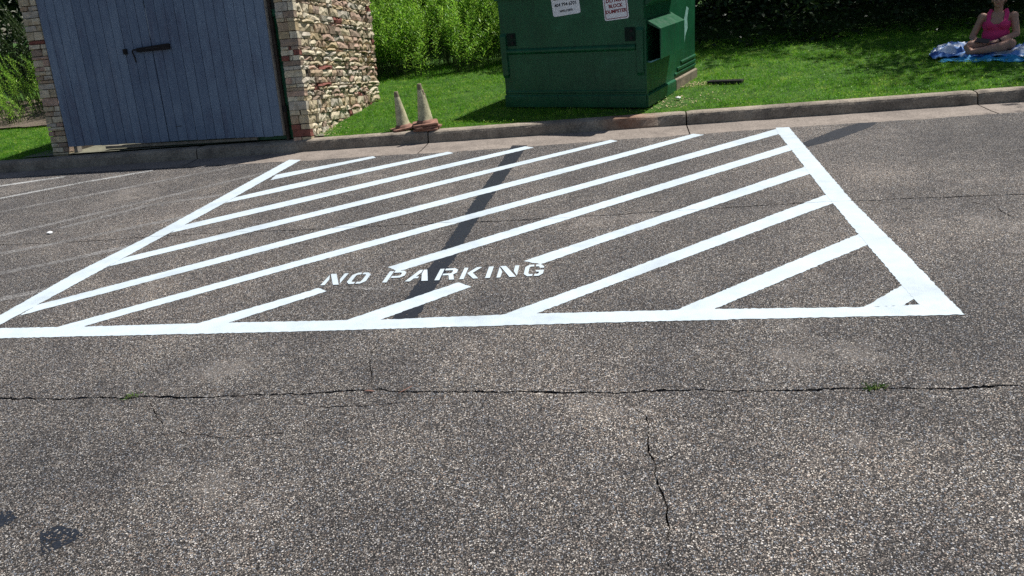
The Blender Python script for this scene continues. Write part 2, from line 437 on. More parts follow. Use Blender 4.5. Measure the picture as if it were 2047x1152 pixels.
NEAR_SEAM = [(-2.518,3.234),(-2.353,3.201),(-2.191,3.169),(-2.011,3.141),(-1.865,3.107),(-1.76,3.109),(-1.601,3.063),(-1.425,3.023),(-1.235,3.003),(-1.094,2.988),(-0.952,2.963),(-0.769,2.953),(-0.631,2.933),(-0.493,2.887),(-0.314,2.851),(-0.096,2.802),(0.117,2.762),(0.282,2.72),(0.425,2.695),(0.568,2.678),(0.727,2.65),(0.918,2.606),(1.11,2.575),(1.261,2.552),(1.386,2.522),(1.566,2.489),(1.747,2.463),(1.92,2.439)]
CRACKS = [[(0.406,2.646),(0.436,2.577),(0.475,2.493),(0.458,2.386),(0.426,2.258),(0.432,2.177),(0.422,2.121),(0.429,2.007),(0.416,1.894),(0.394,1.77),(0.371,1.718),(0.382,1.656),(0.374,1.581)],[(0.438,2.179),(0.479,2.202),(0.54,2.247)],[(0.475,2.493),(0.542,2.477),(0.595,2.47),(0.671,2.448),(0.728,2.445),(0.793,2.498),(0.791,2.576)],[(-1.031,2.926),(-0.964,2.874),(-0.846,2.825),(-0.746,2.814),(-0.611,2.804),(-0.485,2.804),(-0.369,2.806)],[(-1.72,3.069),(-1.681,2.999),(-1.614,2.884),(-1.571,2.827),(-1.629,2.623),(-1.71,2.521)],[(-1.571,2.827),(-1.405,2.718),(-1.216,2.653),(-1.009,2.652),(-0.872,2.686)],[(-0.672,2.937),(-0.683,3.018),(-0.72,3.244),(-0.709,3.447),(-0.679,3.56)],[(3.05,4.702),(3.148,4.541),(3.107,4.26)]]
DARK1 = [(0.163,8.149),(0.035,7.459),(-0.253,5.913),(-0.397,5.07),(-0.498,4.555),(-0.588,4.127),(-0.666,3.697),(-0.526,3.682),(-0.457,4.074),(-0.355,4.579),(-0.282,5.031),(-0.126,5.864),(0.189,7.384),(0.323,8.064)]
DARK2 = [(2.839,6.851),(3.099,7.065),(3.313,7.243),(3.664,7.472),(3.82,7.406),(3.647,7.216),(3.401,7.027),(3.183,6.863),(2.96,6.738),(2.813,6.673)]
TAR1 = [(-1.731,2.164),(-1.676,2.187),(-1.579,2.141),(-1.549,2.116),(-1.584,2.083),(-1.65,2.033),(-1.7,2.101)]
TAR2 = [(-1.994,2.305),(-1.922,2.307),(-1.864,2.257),(-1.872,2.217),(-1.932,2.205)]
SMUDGE = [(-1.073,4.276),(-0.921,4.251),(-0.756,4.205),(-0.696,4.156),(-0.787,4.157),(-0.914,4.2)]
GUTTER_EDGE = [(-9.092,9.789),(-6.242,9.404),(-5.234,9.28),(-4.193,9.023),(-2.881,8.679),(-2.137,8.485),(-1.364,8.349),(-0.521,8.143),(0.352,7.993),(1.253,7.874),(2.122,7.733),(2.921,7.621),(3.586,7.49),(4.267,7.339),(5.157,7.198),(6.618,6.892)]
TEXT = [(-1.182,4.34),(0.186,4.117)]
# fix the off-picture corner of the hatched box
BORDERS[0][0:2] = [(-3.31, 4.07), (-3.16, 3.99)]
BORDERS[1][0] = (-3.30, 4.215); BORDERS[1][-1] = (-3.27, 4.065)

KE, KN, K0 = Vector((.98448, -.17537)), Vector((.17537, .98448)), Vector((-.784, 8.804))
def sn(x, y):
    d = Vector((x, y)) - K0
    return d.dot(KE), d.dot(KN)
def xy(s, n):
    p = K0 + KE * s + KN * n
    return p.x, p.y
def terrain(x, y):
    s, n = sn(x, y)
    k = min(max(n - .2, 0), 14)
    z = .128 + .05 * k
    dx, dy = x + 2.231, y - 9.117                 # level floor inside the enclosure
    if -3.5 < dx*.976 - dy*.217 < -.12 and dx*.215 + dy*.970 < 2.42: return .125
    if n > .3:
        z += (mnoise.noise(Vector((x * .9, y * .9, 3.1))) * .02) * min(1, (n - .3) / .6)
    return z

def resample(pts, step):
    out = []
    for a, b in zip(pts, pts[1:]):
        a, b = Vector(a), Vector(b); k = max(1, int((b - a).length / step))
        out += [a.lerp(b, i / k) for i in range(k)]
    return out + [Vector(pts[-1])]

def ribbon(pts, w, step, jit, rng, taper=True):
    c = resample(pts, step); L, Rr = [], []
    n = len(c); off = 0
    for i, p in enumerate(c):
        d = (c[min(i+1, n-1)] - c[max(i-1, 0)]).normalized(); q = Vector((-d.y, d.x))
        off = off * .7 + rng.uniform(-jit, jit)
        t = i / (n - 1)
        ww = w * rng.uniform(.4, 1.5) * (.75 + .9*abs(mnoise.noise(Vector((p.x*3.1, p.y*3.1, 2)))*1.6))
        if taper: ww *= max(.12, min(1, 6 * t, 6 * (1 - t)))
        L.append(p + q * (off + ww / 2)); Rr.append(p + q * (off - ww / 2))
    return L + Rr[::-1]

def cdt_sheet(outers, holes):
    vs, fs = [], []
    for poly in outers + holes:
        poly = [Vector((p[0], p[1])) for p in poly]
        if sum(a.x*b_.y - b_.x*a.y for a, b_ in zip(poly, poly[1:] + poly[:1])) < 0: poly = poly[::-1]   # wants counter-clockwise
        b = len(vs); vs += [Vector((p[0], p[1])) for p in poly]; fs.append(list(range(b, b + len(poly))))
    r = delaunay_2d_cdt(vs, [], fs, 1, 1e-6)
    no = len(outers); keep = []
    for tri, of in zip(r[2], r[5]):
        if any(i < no for i in of) and not any(i >= no for i in of): keep.append(tuple(tri))
    used = sorted({i for t in keep for i in t}); new = {o: i for i, o in enumerate(used)}
    return [(r[0][i].x, r[0][i].y) for i in used], [tuple(new[i] for i in t) for t in keep]

def sheet_object(name, outers, holes, z, m, parent=None, wall=0, edge=0):
    vs, fs = cdt_sheet(outers, holes)
    mb = MB(); mb.add([(x, y, z) for x, y in vs], fs)
    rims = [(h, wall) for h in holes] if wall else []
    if edge: rims += [(o, edge) for o in outers]
    for h, d in rims:
        k = len(h)
        mb.add([(p[0], p[1], z) for p in h] + [(p[0], p[1], z - d) for p in h], [(i, (i+1) % k, (i+1) % k + k, i + k) for i in range(k)])
    me = mesh(name, mb.v, mb.f)
    bm = bmesh.new(); bm.from_mesh(me)
    for f in bm.faces:
        if abs(f.normal.z) > .9 and f.normal.z < 0: f.normal_flip()
    bm.to_mesh(me); bm.free()
    return obj(name, me, m, parent)

# ------------------------------------------------------------------ ground, lot, kerb
rng = random.Random(3)
ground = obj('ground', mesh('ground', [(-600,-600,-.06),(600,-600,-.06),(600,600,-.06),(-600,600,-.06)], [(0,1,2,3)]), MAT['soil'])
tag(ground, kind='structure')

ge = resample(GUTTER_EDGE, .07)
ge = [Vector((p.x + rng.uniform(-.012, .012), p.y + rng.uniform(-.018, .018))) for p in ge]
lot_outer = [(-30, 13.8)] + [(p.x, p.y) for p in ge] + [(30, 2.45), (30, -25), (-30, -25)]
near_pts = [(-14, 5.35), (-7, 4.1), (-3.9, 3.50)] + NEAR_SEAM + [(3.2, 2.19), (7, 1.5), (14, .2)]
mid_pts = [(-14, 7.95), (-8, 6.85), (-5.5, 6.36)] + MID_SEAM + [(5, 4.43), (8, 3.9), (14, 2.8)]
seam_polys = [ribbon(near_pts, .0105, .016, .0058, rng, False), ribbon(mid_pts, .012, .022, .008, rng, False)]
crack_polys = [ribbon(c, w, .018, .0045, rng) for c, w in zip(CRACKS, (.0042, .0028, .0036, .0050, .004, .0035, .0045, .005))]
lot = sheet_object('parking_lot', [lot_outer], seam_polys + crack_polys, 0, MAT['asphalt'], wall=.03, edge=.03)
tag(lot, kind='structure')
bed = obj('paving_bed', mesh('paving_bed', [(-31,-26,-.03),(31,-26,-.03),(31,14,-.03),(-31,14,-.03)], [(0,1,2,3)]), MAT['crack'])
tag(bed, kind='structure')

# concrete gutter pan, one slab between joints
JOINTS = [-14.75, -11.8, -8.85, -5.95, -2.99, -.02, 2.95, 5.93, 8.9, 11.9, 14.8]
gut = empty('gutter'); tag(gut, kind='structure')
for a, b in zip(JOINTS, JOINTS[1:]):
    g = .006; cols = 14
    mb = MB(); vs = []
    for i in range(cols + 1):
        s = a + g + (b - a - 2*g) * i / cols
        for n, z in ((-.95, -.012), (-.30, -.010), (.03, .002)):
            x, y = xy(s, n); vs.append((x, y, z + rng.uniform(-.0015, .0015)))
    fs = [(i*3+k, (i+1)*3+k, (i+1)*3+k+1, i*3+k+1) for i in range(cols) for k in range(2)]
    mb.add(vs, fs); o = mb.build('gutter_slab', MAT['gutter'], gut)

kerb = empty('kerb'); tag(kerb, kind='structure')
PROF = [(-.004, -.03), (.0, .02), (.012, .095), (.022, .118), (.042, .131), (.08, .135), (.158, .133), (.165, .10), (.165, -.03)]
for a, b in zip(JOINTS, JOINTS[1:]):
    g = .008; cols = int((b - a) / .06); mb = MB(); vs = []; np_ = len(PROF)
    for i in range(cols + 1):
        s = a + g + (b - a - 2*g) * i / cols
        e = 1.0 if 0 < i < cols else .93
        chip = max(0, mnoise.noise(Vector((s * 2.2, 4.4, 0))) - .22) * .09 + max(0, mnoise.noise(Vector((s * 9, 1.4, 0))) - .3) * .03
        for j, (n, z) in enumerate(PROF):
            nn, zz = n, z
            if 2 <= j <= 5:
                nn += chip * (.7 if j < 5 else .1) + mnoise.noise(Vector((s*14, j*2.3, 5))) * .004
                zz -= chip * .45 - mnoise.noise(Vector((s*14, j*2.3, 9))) * .0035
            if j > 1 and e < 1: zz -= .007; nn += .004 * (1 if j < 5 else 0)
            x, y = xy(s, nn); vs.append((x, y, zz))
    fs = [(i*np_+k, (i+1)*np_+k, (i+1)*np_+k+1, i*np_+k+1) for i in range(cols) for k in range(np_-1)]
    fs += [tuple(range(np_-1, -1, -1)), tuple(range(cols*np_, (cols+1)*np_))]
    mb.add(vs, fs); mb.build('kerb_stone', MAT['kerb'], kerb)

S_ = [-120,-60,-30,-18] + [-12 + .3*i for i in range(81)] + [18,30,60,120]
N_ = [.150] + [.20 + .2*i for i in range(40)] + [9, 10, 12, 15, 20, 30, 60, 120]
vs = []
for n in N_:
    for s in S_:
        x, y = xy(s, n); vs.append((x, y, terrain(x, y) if n > .16 else .118))
w = len(S_)
lawn = obj('lawn', mesh('lawn', vs, [(j*w+i, j*w+i+1, (j+1)*w+i+1, (j+1)*w+i) for j in range(len(N_)-1) for i in range(w-1)], True), MAT['lawn'])
tag(lawn, kind='structure')

# ------------------------------------------------------------------ painted markings
def roughen(poly, step, jit):
    c = resample([Vector(p) for p in poly] + [Vector(poly[0])], step)[:-1]
    return [Vector((p.x + rng.uniform(-jit, jit), p.y + rng.uniform(-jit, jit))) for p in c]

mid_gap = ribbon(mid_pts[2:-2], .0045, .03, .004, random.Random(11), False)
zone = empty('hatched_no_parking_zone', loc=(-.3, 5.3, 0))
tag(zone, 'freshly painted white hatched box with diagonal stripes on the asphalt', 'road marking')
INV = Matrix.Translation((.3, -5.3, 0))
def paint(name, poly, z, m, parent, step=.016, jit=.0042, holes=()):
    o = sheet_object(name, [roughen(poly, step, jit)], list(holes), z, m, parent)
    if parent is not None: o.data.transform(Matrix.Translation(-Vector(parent.location)))
    return o
for p in STRIPES: paint('hatch_stripe', p, .002, MAT['paint'], zone, holes=[mid_gap])
for k, p in enumerate(BORDERS): paint('border_line', p, .0023 + .0002*k, MAT['paint'], zone, holes=[mid_gap])

old = empty('faded_hatching', loc=(-4, 6.8, 0))
tag(old, 'worn grey old parking stripes left of the fresh white box', 'road marking')
for k, l in enumerate(OLD_LINES):
    c = resample([Vector(p) for p in l], .1); a, b = [], []
    for i, p in enumerate(c):
        d = (c[min(i+1, len(c)-1)] - c[max(i-1, 0)]).normalized(); q = Vector((-d.y, d.x)) * .045
        a.append(p + q); b.append(p - q)
    paint('hatch_stripe', a + b[::-1], .0008 + .0001*k, MAT['old_paint2' if k < 2 else 'old_paint'], old, jit=.006)

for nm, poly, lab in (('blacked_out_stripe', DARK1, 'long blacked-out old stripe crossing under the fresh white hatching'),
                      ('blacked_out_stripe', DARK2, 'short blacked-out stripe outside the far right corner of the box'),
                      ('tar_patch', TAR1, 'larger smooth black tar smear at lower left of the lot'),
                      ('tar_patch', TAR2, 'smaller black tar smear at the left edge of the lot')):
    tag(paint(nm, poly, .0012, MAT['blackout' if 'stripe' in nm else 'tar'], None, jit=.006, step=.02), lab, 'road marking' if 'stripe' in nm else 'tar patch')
tag(paint('paint_smudge', SMUDGE, .0016, MAT['old_paint'], None, jit=.006, step=.015), 'thin pale paint smudge below the painted word NO', 'paint smudge')

# stencilled words
Hh = lambda *p: list(p)
STEM = [(0,0),(.23,0),(.23,1),(0,1)]
OL = [(.46,1),(.2,1),(0,.8),(0,.2),(.2,0),(.46,0),(.46,.17),(.29,.17),(.23,.25),(.23,.75),(.29,.83),(.46,.83)]
ORt = [(1-x, y) for x, y in OL]
GLYPH = {
 'N': [[(0,0),(.21,0),(.21,.5),(0,.92)], [(.02,1),(.33,1),(.98,0),(.67,0)], [(1,1),(.79,1),(.79,.5),(1,.08)]],
 'O': [OL, ORt],
 'P': [STEM, [(.30,1),(.8,1),(1,.84),(1,.54),(.8,.38),(.30,.38),(.30,.54),(.68,.54),(.76,.61),(.76,.77),(.68,.84),(.30,.84)]],
 'A': [[(-.04,0),(.2,0),(.3,.24),(.5,.24),(.5,.40),(.36,.40),(.50,.76),(.50,1),(.36,1)], [(.56,1),(.72,1),(1.04,0),(.74,0),(.56,.62)]],
 'R': [STEM, [(.30,1),(.8,1),(1,.85),(1,.60),(.86,.46),(1.02,0),(.76,0),(.62,.40),(.30,.40),(.30,.55),(.68,.55),(.76,.62),(.76,.78),(.68,.84),(.30,.84)]],
 'K': [STEM, [(.30,.52),(.70,1),(1,1),(.60,.52),(1.02,0),(.74,0),(.30,.47)]],
 'I': [[(0,0),(1,0),(1,1),(0,1)]],
 'G': [OL, [(.55,1),(.8,1),(1,.82),(1,.68),(.77,.68),(.76,.77),(.70,.83),(.55,.83)], [(.55,0),(.8,0),(1,.18),(1,.50),(.60,.50),(.60,.36),(.77,.36),(.77,.24),(.70,.17),(.55,.17)]],
}
b0, b1 = Vector(TEXT[0]), Vector(TEXT[1]); bl = (b1 - b0).length; be = (b1 - b0) / bl; bu = Vector((.14, .99)).normalized()
words_ = empty('stencil_lettering', loc=(b0.x, b0.y, 0))
tag(words_, 'white stencilled words NO PARKING painted among the hatch stripes', 'lettering')
for ch, u, wd in (('N',0,.088),('O',.115,.088),('P',.287,.085),('A',.394,.098),('R',.526,.085),('K',.637,.082),('I',.750,.022),('N',.800,.088),('G',.918,.084)):
    mb = MB()
    for poly in GLYPH[ch]:
        pts = []
        for gx, gy in poly:
            p = be * ((u + gx * wd) * bl) + bu * (gy * .192)
            pts.append((p.x + rng.uniform(-.0015,.0015), p.y + rng.uniform(-.0015,.0015), .0048))
        mb.add(pts, [tuple(range(len(pts)))])
    me = mesh('letter', mb.v, mb.f)
    bm = bmesh.new(); bm.from_mesh(me)
    for f in bm.faces:
        if f.normal.z < 0: f.normal_flip()
    bm.to_mesh(me); bm.free()
    obj('letter', me, MAT['paint'], words_)

# ------------------------------------------------------------------ stone enclosure with plank gate
EU = Vector((.031, .110, .9934)).normalized()
EE = Vector((.97612, -.21715, -.00641)); EE = (EE - EU * EE.dot(EU)).normalized()
EN = EU.cross(EE)
EO = Vector((-2.231, 9.117, .15))
enc = empty('stone_enclosure', frame(EO, EE, EN, EU))     # local x along the front, y back, z up
tag(enc, 'rough stone enclosure with a blue-grey plank gate behind the kerb', 'enclosure')
TOPV = 2.05

def stone_protos(n, depth_dir, rough, seed):
    """unit stones with a broken face: x length, z height 0..1, y from 0 (face) to 1 (back)"""
    out = []
    rg = random.Random(seed)
    for k in range(n):
        gx, gz = 5, 3; vs, fs = [], []
        for j in range(gz):
            for i in range(gx):
                ed = (i in (0, gx-1)) or (j in (0, gz-1))
                y = rg.uniform(0, rough) + (rough * .30 if ed else 0)
                x = i/(gx-1) + (0 if i in (0, gx-1) else rg.uniform(-.09, .09)); z = j/(gz-1) + (0 if j in (0, gz-1) else rg.uniform(-.14, .14))
                if i in (0, gx-1): x += rg.uniform(0, .03) * (1 if i == 0 else -1)
                if j in (0, gz-1): z += rg.uniform(0, .05) * (1 if j == 0 else -1)
                vs.append((x, y, z))
        for j in range(gz-1):
            for i in range(gx-1):
                a, b, c, d = j*gx+i, j*gx+i+1, (j+1)*gx+i+1, (j+1)*gx+i
                if rg.random() < .5: fs += [(a,b,c),(a,c,d)]
                else: fs += [(a,b,d),(b,c,d)]
        loop = list(range(gx)) + [gx-1+gx*j for j in range(1, gz)] + [gx*(gz-1)+i for i in range(gx-2, -1, -1)] + [gx*j for j in range(gz-2, 0, -1)]
        b0_ = len(vs)
        for i in loop: vs.append((vs[i][0], 1.0, vs[i][2]))
        m_ = len(loop)
        fs += [(loop[(i+1) % m_], loop[i], b0_+i, b0_+(i+1) % m_) for i in range(m_)]
        out.append(mesh('stone', vs, fs))
    for me in out: me.materials.append(MAT['stone'])
    return out
ROUGH = stone_protos(16, 1, .25, 5)
SMOOTH = stone_protos(8, 1, .10, 6)
srng = random.Random(21)
def courses(v0, v1):
    v = v0; out = []
    while v < v1:
        h = srng.choice((.042,.050,.056,.060,.066,.074,.085,.104)); out.append((v, h)); v += h
    return out
def put_stone(me, parent, M4, stuffbin=None):
    if stuffbin is not None:
        stuffbin.append((me, M4)); return
    o = bpy.data.objects.new('stone', me); COL.objects.link(o); o.parent = parent; o.matrix_local = M4
def join_stones(bin_, parent, name='stonework'):
    mb = MB()
    for me, M4 in bin_:
        mb.add([M4 @ v.co for v in me.vertices], [tuple(p.vertices) for p in me.polygons])
    o = mb.build(name, MAT['stone'], parent); o['kind'] = 'stuff'

def wall_core(name, x0, x1, y0, y1, z0, z1):
    return MB().box(x0, x1, y0, y1, z0, z1).build(name, MAT['mortar'], enc)

# right wall: front pier plus broken side face
rw = wall_core('wall', -.215, -.028, .03, 2.47, -.35, TOPV - .03)
upper = []
def mat4(cx, cy, cz):
    return Matrix(((cx[0],cy[0],cz[0],cz[3]),(cx[1],cy[1],cz[1],cy[3]),(cx[2],cy[2],cz[2],cx[3]),(0,0,0,1)))
def stone_side(y0, y1, z, h, proud, me, parent, bin_=None, xface=0.0, depth=.11, sgn=1):
    # face looks along +x*sgn; local x of the stone runs along y
    M4 = Matrix(((0, -depth*sgn, 0, xface + proud*sgn), ((y1-y0), 0, 0, y0), (0, 0, h, z), (0,0,0,1)))
    put_stone(me, parent, M4, bin_)
def stone_front(x0, x1, z, h, proud, me, parent, bin_=None, depth=.12):
    M4 = Matrix(((x1-x0, 0, 0, x0), (0, depth, 0, -proud), (0, 0, h, z), (0,0,0,1)))
    put_stone(me, parent, M4, bin_)
for ci, (v, h) in enumerate(courses(-.12, TOPV)):
    hh = h - srng.uniform(.001, .005)
    b = upper if v > 1.66 else None
    # front pier stones, one or two to a course
    quoin = ci % 2 == 0 or srng.random() < .3          # courses bond alternately round the corner
    xr = .002 if quoin else -.102
    if srng.random() < .4: cuts = [-.238, xr]
    else:
        m_ = srng.uniform(-.17, -.13) if not quoin else srng.uniform(-.17, -.07); cuts = [-.238, m_, xr]
    for a, c in zip(cuts, cuts[1:]):
        stone_front(a + .003, c - .003, v, hh, srng.uniform(-.006, .012), srng.choice(SMOOTH), rw, b, depth=(.09 if quoin else .12))
    y = srng.uniform(.05, .09) if quoin else -.004
    while y < 2.48:
        L = srng.choice((.10, .13, .16, .20, .24, .30, .36)) * (1 if h > .05 else 1.15)
        y1 = min(y + L, 2.5)
        if y1 > 2.42: y1 = 2.5
        if b is None and srng.random() < .07 and L < .2:      # a hollow where a stone sits back
            stone_side(y + .003, y1 - .003, v, hh, -.03, srng.choice(ROUGH), rw, None)
        else:
            stone_side(y + .003, y1 - .003, v, hh, srng.choice((0, .004, .010, .016, .024)), srng.choice(ROUGH), rw, b)
        y = y1
join_stones(upper, rw)
lw = wall_core('wall', -3.612, -3.43, .03, 2.47, -.35, TOPV - .03)
upper = []
for v, h in courses(-.12, TOPV):
    hh = h - srng.uniform(.004, .008); b = upper if v > 1.85 else None
    if srng.random() < .4: cuts = [-3.645, -3.408]
    else:
        m_ = srng.uniform(-3.57, -3.47); cuts = [-3.645, m_, -3.408]
    for a, c in zip(cuts, cuts[1:]): stone_front(a + .003, c - .003, v, hh, srng.uniform(-.004, .014), srng.choice(SMOOTH), lw, b)
    y = .1
    while y < 2.45:
        L = srng.uniform(.15, .4); y1 = min(y + L, 2.5)
        stone_side(y, y1 - .005, v, hh, srng.uniform(0, .03), srng.choice(ROUGH), lw, upper, xface=-3.645, sgn=-1)
        y = y1
join_stones(upper, lw)
wall_core('back_wall', -3.43, -.215, 2.28, 2.47, -.35, TOPV - .06)

# gate: two leaves of planks
pitch = 3.05 / 24
split_x = -1.925
for side in (0, 1):
    x0, x1 = (-3.405, split_x - .004) if side == 0 else (split_x + .004, -.362)
    n_pl = 12; pw = (x1 - x0) / n_pl
    leaf = MB()
    leaf.box(x0 + .01, x1 - .004, .034, .042, .09, 2.10)
    for zz in (.25, 1.0, 1.85): leaf.box(x0 + .02, x1 - .02, .042, .085, zz, zz + .09)
    lf = leaf.build('gate_leaf', MAT['gate_back'], enc)
    pm = MB().box(.0026, pw - .0026, 0, .024, 0, 2.08).mesh('plank', bevel=.0035)
    pm.materials.append(MAT['gate'])
    for i in range(n_pl):
        d = srng.uniform(-.0025, .0025)
        zb = .072 - .030 * ((x0 + i*pw) + 3.4) / 3.05 + (-.006 if side == 0 else 0)
        obj('plank', pm, None, lf, loc=(x0 + i*pw, .010 + d, zb + srng.uniform(-.004, .004)))
    if side == 1:
        MB().box(-.361, -.348, .006, .05, .05, 2.12).build('edge_board', MAT['bare_wood'], lf)
    if side == 1:
        MB().box(-1.80, -1.715, .006, .012, .235, .24).build('short_board_joint', MAT['iron'], lf)
lt = MB().prism([(-2.125,1.145),(-1.675,1.150),(-1.668,1.160),(-1.668,1.212),(-1.680,1.218),(-2.125,1.193)], 1, -.022, .010).build('latch_bar', MAT['rusty'], enc, bevel=.003)
MB().tube([(-2.10,-.02,1.178),(-2.172,-.022,1.172),(-2.178,-.022,1.16),(-2.150,-.024,1.03)], [.009,.009,.009,.008], 8).build('bolt_handle', MAT['iron'], lt, smooth=True)
MB().box(-1.99, -1.80, -.027, -.022, 1.172, 1.186).build('strap', MAT['iron'], lt)
MB().box(-2.317, -2.265, -.014, .010, 1.133, 1.196).build('keeper_plate', MAT['rusty'], enc, bevel=.003)
# hinge post behind the free edge, in the gap beside the pier
MB().box(-.347, -.315, .055, .095, -.05, 2.1).build('hinge_post', MAT['dark_wood'], enc)
for zz in (.32, 1.75): MB().box(-.42, -.29, .046, .054, zz, zz+.07).build('hinge', MAT['rusty'], enc)

pad = sheet_object('concrete_pad', [[xy(s, n) for s, n in ((-5.55,.166),(-1.35,.166),(-1.50,.45),(-1.6,3.0),(-5.5,3.0))]], [], .148, MAT['pad'])
tag(pad, kind='structure')
brd = MB().box(-2.9, -.75, .06, .15, .008, .045).build('sill_board', MAT['bare_wood'], enc, bevel=.004)
MB().box(-3.36, -3.31, .05, .13, -.01, .085).build('shim_block', MAT['bare_wood'], enc)

# ------------------------------------------------------------------ dumpster
def text_mesh(s, size, bold=0.0):
    cu = bpy.data.curves.new('lettering', 'FONT'); cu.body = s; cu.size = size; cu.align_x = 'CENTER'
    cu.offset = bold; cu.extrude = .0006; cu.resolution_u = 3
    o = bpy.data.objects.new('lettering', cu); COL.objects.link(o)
    dg = bpy.context.evaluated_depsgraph_get()
    me = bpy.data.meshes.new_from_object(o.evaluated_get(dg))
    bpy.data.objects.remove(o); bpy.data.curves.remove(cu)
    me.name = 'lettering'; return me

def rrect(x0, x1, z0, z1, r, n=5):
    pts = []
    for cx, cz, a in ((x1-r, z0+r, -90), (x1-r, z1-r, 0), (x0+r, z1-r, 90), (x0+r, z0+r, 180)):
        for i in range(n+1):
            t = R(a + 90*i/n); pts.append((cx + r*math.cos(t), cz + r*math.sin(t)))
    return pts

def dumpster(root, W, D, H, full=True):
    """x 0 (right end) .. -W, y 0 (front) .. D, z up"""
    G = MAT['green']
    b = MB()
    b.box(-W, 0, 0, .02, .06, H)             # front sheet
    b.box(-W, 0, D-.02, D, .06, H*1.12)
    b.prism([(.02,.06),(D-.02,.06),(D-.02,H*1.12),(.02,H)], 0, -.02, 0)
    b.prism([(.02,.06),(D-.02,.06),(D-.02,H*1.12),(.02,H)], 0, -W, -W+.02)
    b.box(-W+.02, -.02, .02, D-.02, .06, .09)
    body = b.build('body', G, root, bevel=.003)
    # top rim
    rim = MB(); rim.box(-W-.03, .03, -.035, 0, H-.08, H); rim.box(0, .035, 0, D, H-.06, H); rim.box(-W-.035, -W, 0, D, H-.06, H)
    rim.build('rim', G, root, bevel=.004)
    # front: long rib and base channel
    MB().prism([(-.036,.668),(0,.640),(0,.712),(-.012,.712),(-.036,.690)], 0, -W+.075, -.10).build('rib', G, root, bevel=.003)
    MB().prism([(-.016,.0),(.04,.0),(.04,.15),(-.004,.150),(-.016,.138)], 0, -W-.012, .012).build('base_channel', G, root, bevel=.003)
    MB().prism([(-.010,.175),(0,.165),(0,.205),(-.010,.195)], 0, -W, 0).build('base_rib', G, root)
    for x in (-W, -.085):
        pl = MB().prism([(-.024,.40),(0,.36),(0,.90),(-.024,.86)], 0, x - .006, x + .075).build('corner_plate', G, root, bevel=.004)
        c = x + (.15 if x < -1 else -.08)
        pp = MB().box(c - .062, c + .062, -.010, 0, .745, .895).build('hinge_plate', MAT['green_black'], root, bevel=.004)
        for dz in (.78, .86):
            MB().lathe([(.0,.0),(.017,.0),(.017,.012),(.0,.014)], 10).build('bolt', MAT['rusty'], pp, loc=(c + .02, -.013, dz), rot=(R(90),0,0))
    # side: skid rail, ribs, fork sleeve
    MB().prism([(.0,.0),(.036,.0),(.036,.135),(.02,.150),(0,.150)], 1, .0, D*.53).build('skid_rail', G, root, bevel=.004)
    MB().prism([(.0,.0),(.036,.0),(.036,.132),(.02,.146),(0,.146)], 1, D*.535, D).build('skid_rail', MAT['skid'], root, bevel=.004)
    for z0, z1, y0 in ((.185,.205,.55),(.235,.262,.6),(.30,.322,.68)):
        MB().prism([(0,z0-.012),(.016,z0),(.016,z1),(0,z1+.012)], 1, y0 * D / 1.0 if y0*D < D else 0, D - .01).build('side_rib', G, root)
    MB().box(0, .02, 0, .05, .02, .98).build('corner_angle', G, root, bevel=.003)
    if not full: return body
    # fork sleeve: open steel box standing off the side
    sl = MB(); y0, y1 = .05, .92; th = .012
    outer = [(0,.955),(.0,.930),(.165,.850),(.165,.545),(.0,.505),(0,.49),(.178,.532),(.178,.862),(.012,.962)]
    sl.prism(outer, 1, y0, y1)
    so = sl.build('fork_sleeve', G, root, bevel=.002)
    MB().prism([(0,.50),(.166,.544),(.166,.851),(0,.935)], 1, y1 - .02, y1 - .008).build('sleeve_end', G, so)
    MB().add([(.0,.045,.505),(.06,.03,.497),(.12,.035,.520),(.172,.05,.540),(.172,.055,.546),(.11,.05,.530),(.06,.05,.512),(0,.06,.515)], [tuple(range(8))]).build('torn_lip', MAT['scrape'], so)
    # upper gusset ledge and scraped paint
    MB().prism([(0,1.10),(.085,1.16),(.085,1.20),(0,1.26)], 1, .03, .98).build('ledge', G, root, bevel=.003)
    sc = [(1.40,.56),(1.47,.50),(1.52,.62),(1.62,.70),(1.60,.82),(1.66,.94),(1.57,.97),(1.50,.86),(1.44,.80),(1.47,.70)]
    MB().add([(.0022, y, z) for y, z in sc], [tuple(range(len(sc)))]).build('scrape', MAT['scrape'], root)
    # lids
    for x0, x1 in ((-W+.01, -W/2-.01), (-W/2+.01, -.01)):
        ld = MB().prism([(-.03,H+.002),(D,H*1.12+.002),(D,H*1.12+.028),(-.03,H+.03)], 0, x0, x1).build('lid', MAT['lid'], root, bevel=.006)
        for k in range(3):
            xx = x0 + (x1-x0)*(k+.5)/3
            MB().prism([(.1,H+.04),(D-.1,H*1.12+.02),(D-.1,H*1.12+.045),(.1,H+.065)], 0, xx-.05, xx+.05).build('lid_rib', MAT['lid'], ld)
    return body

a_ = R(-31.5)
dex = Vector((math.cos(a_), math.sin(a_), -.013)).normalized()
dey = Vector((-math.sin(a_), math.cos(a_), .022)); dey = (dey - dex * dey.dot(dex)).normalized()
dez = dex.cross(dey)
DW, DD, DH = 1.86, 1.95, 1.36
dmp = empty('dumpster', frame(Vector((1.765, 8.76, .162)), dex, dey, dez))
tag(dmp, 'large dark green steel dumpster with two white signs standing on the lawn', 'dumpster')
dumpster(dmp, DW, DD, DH)

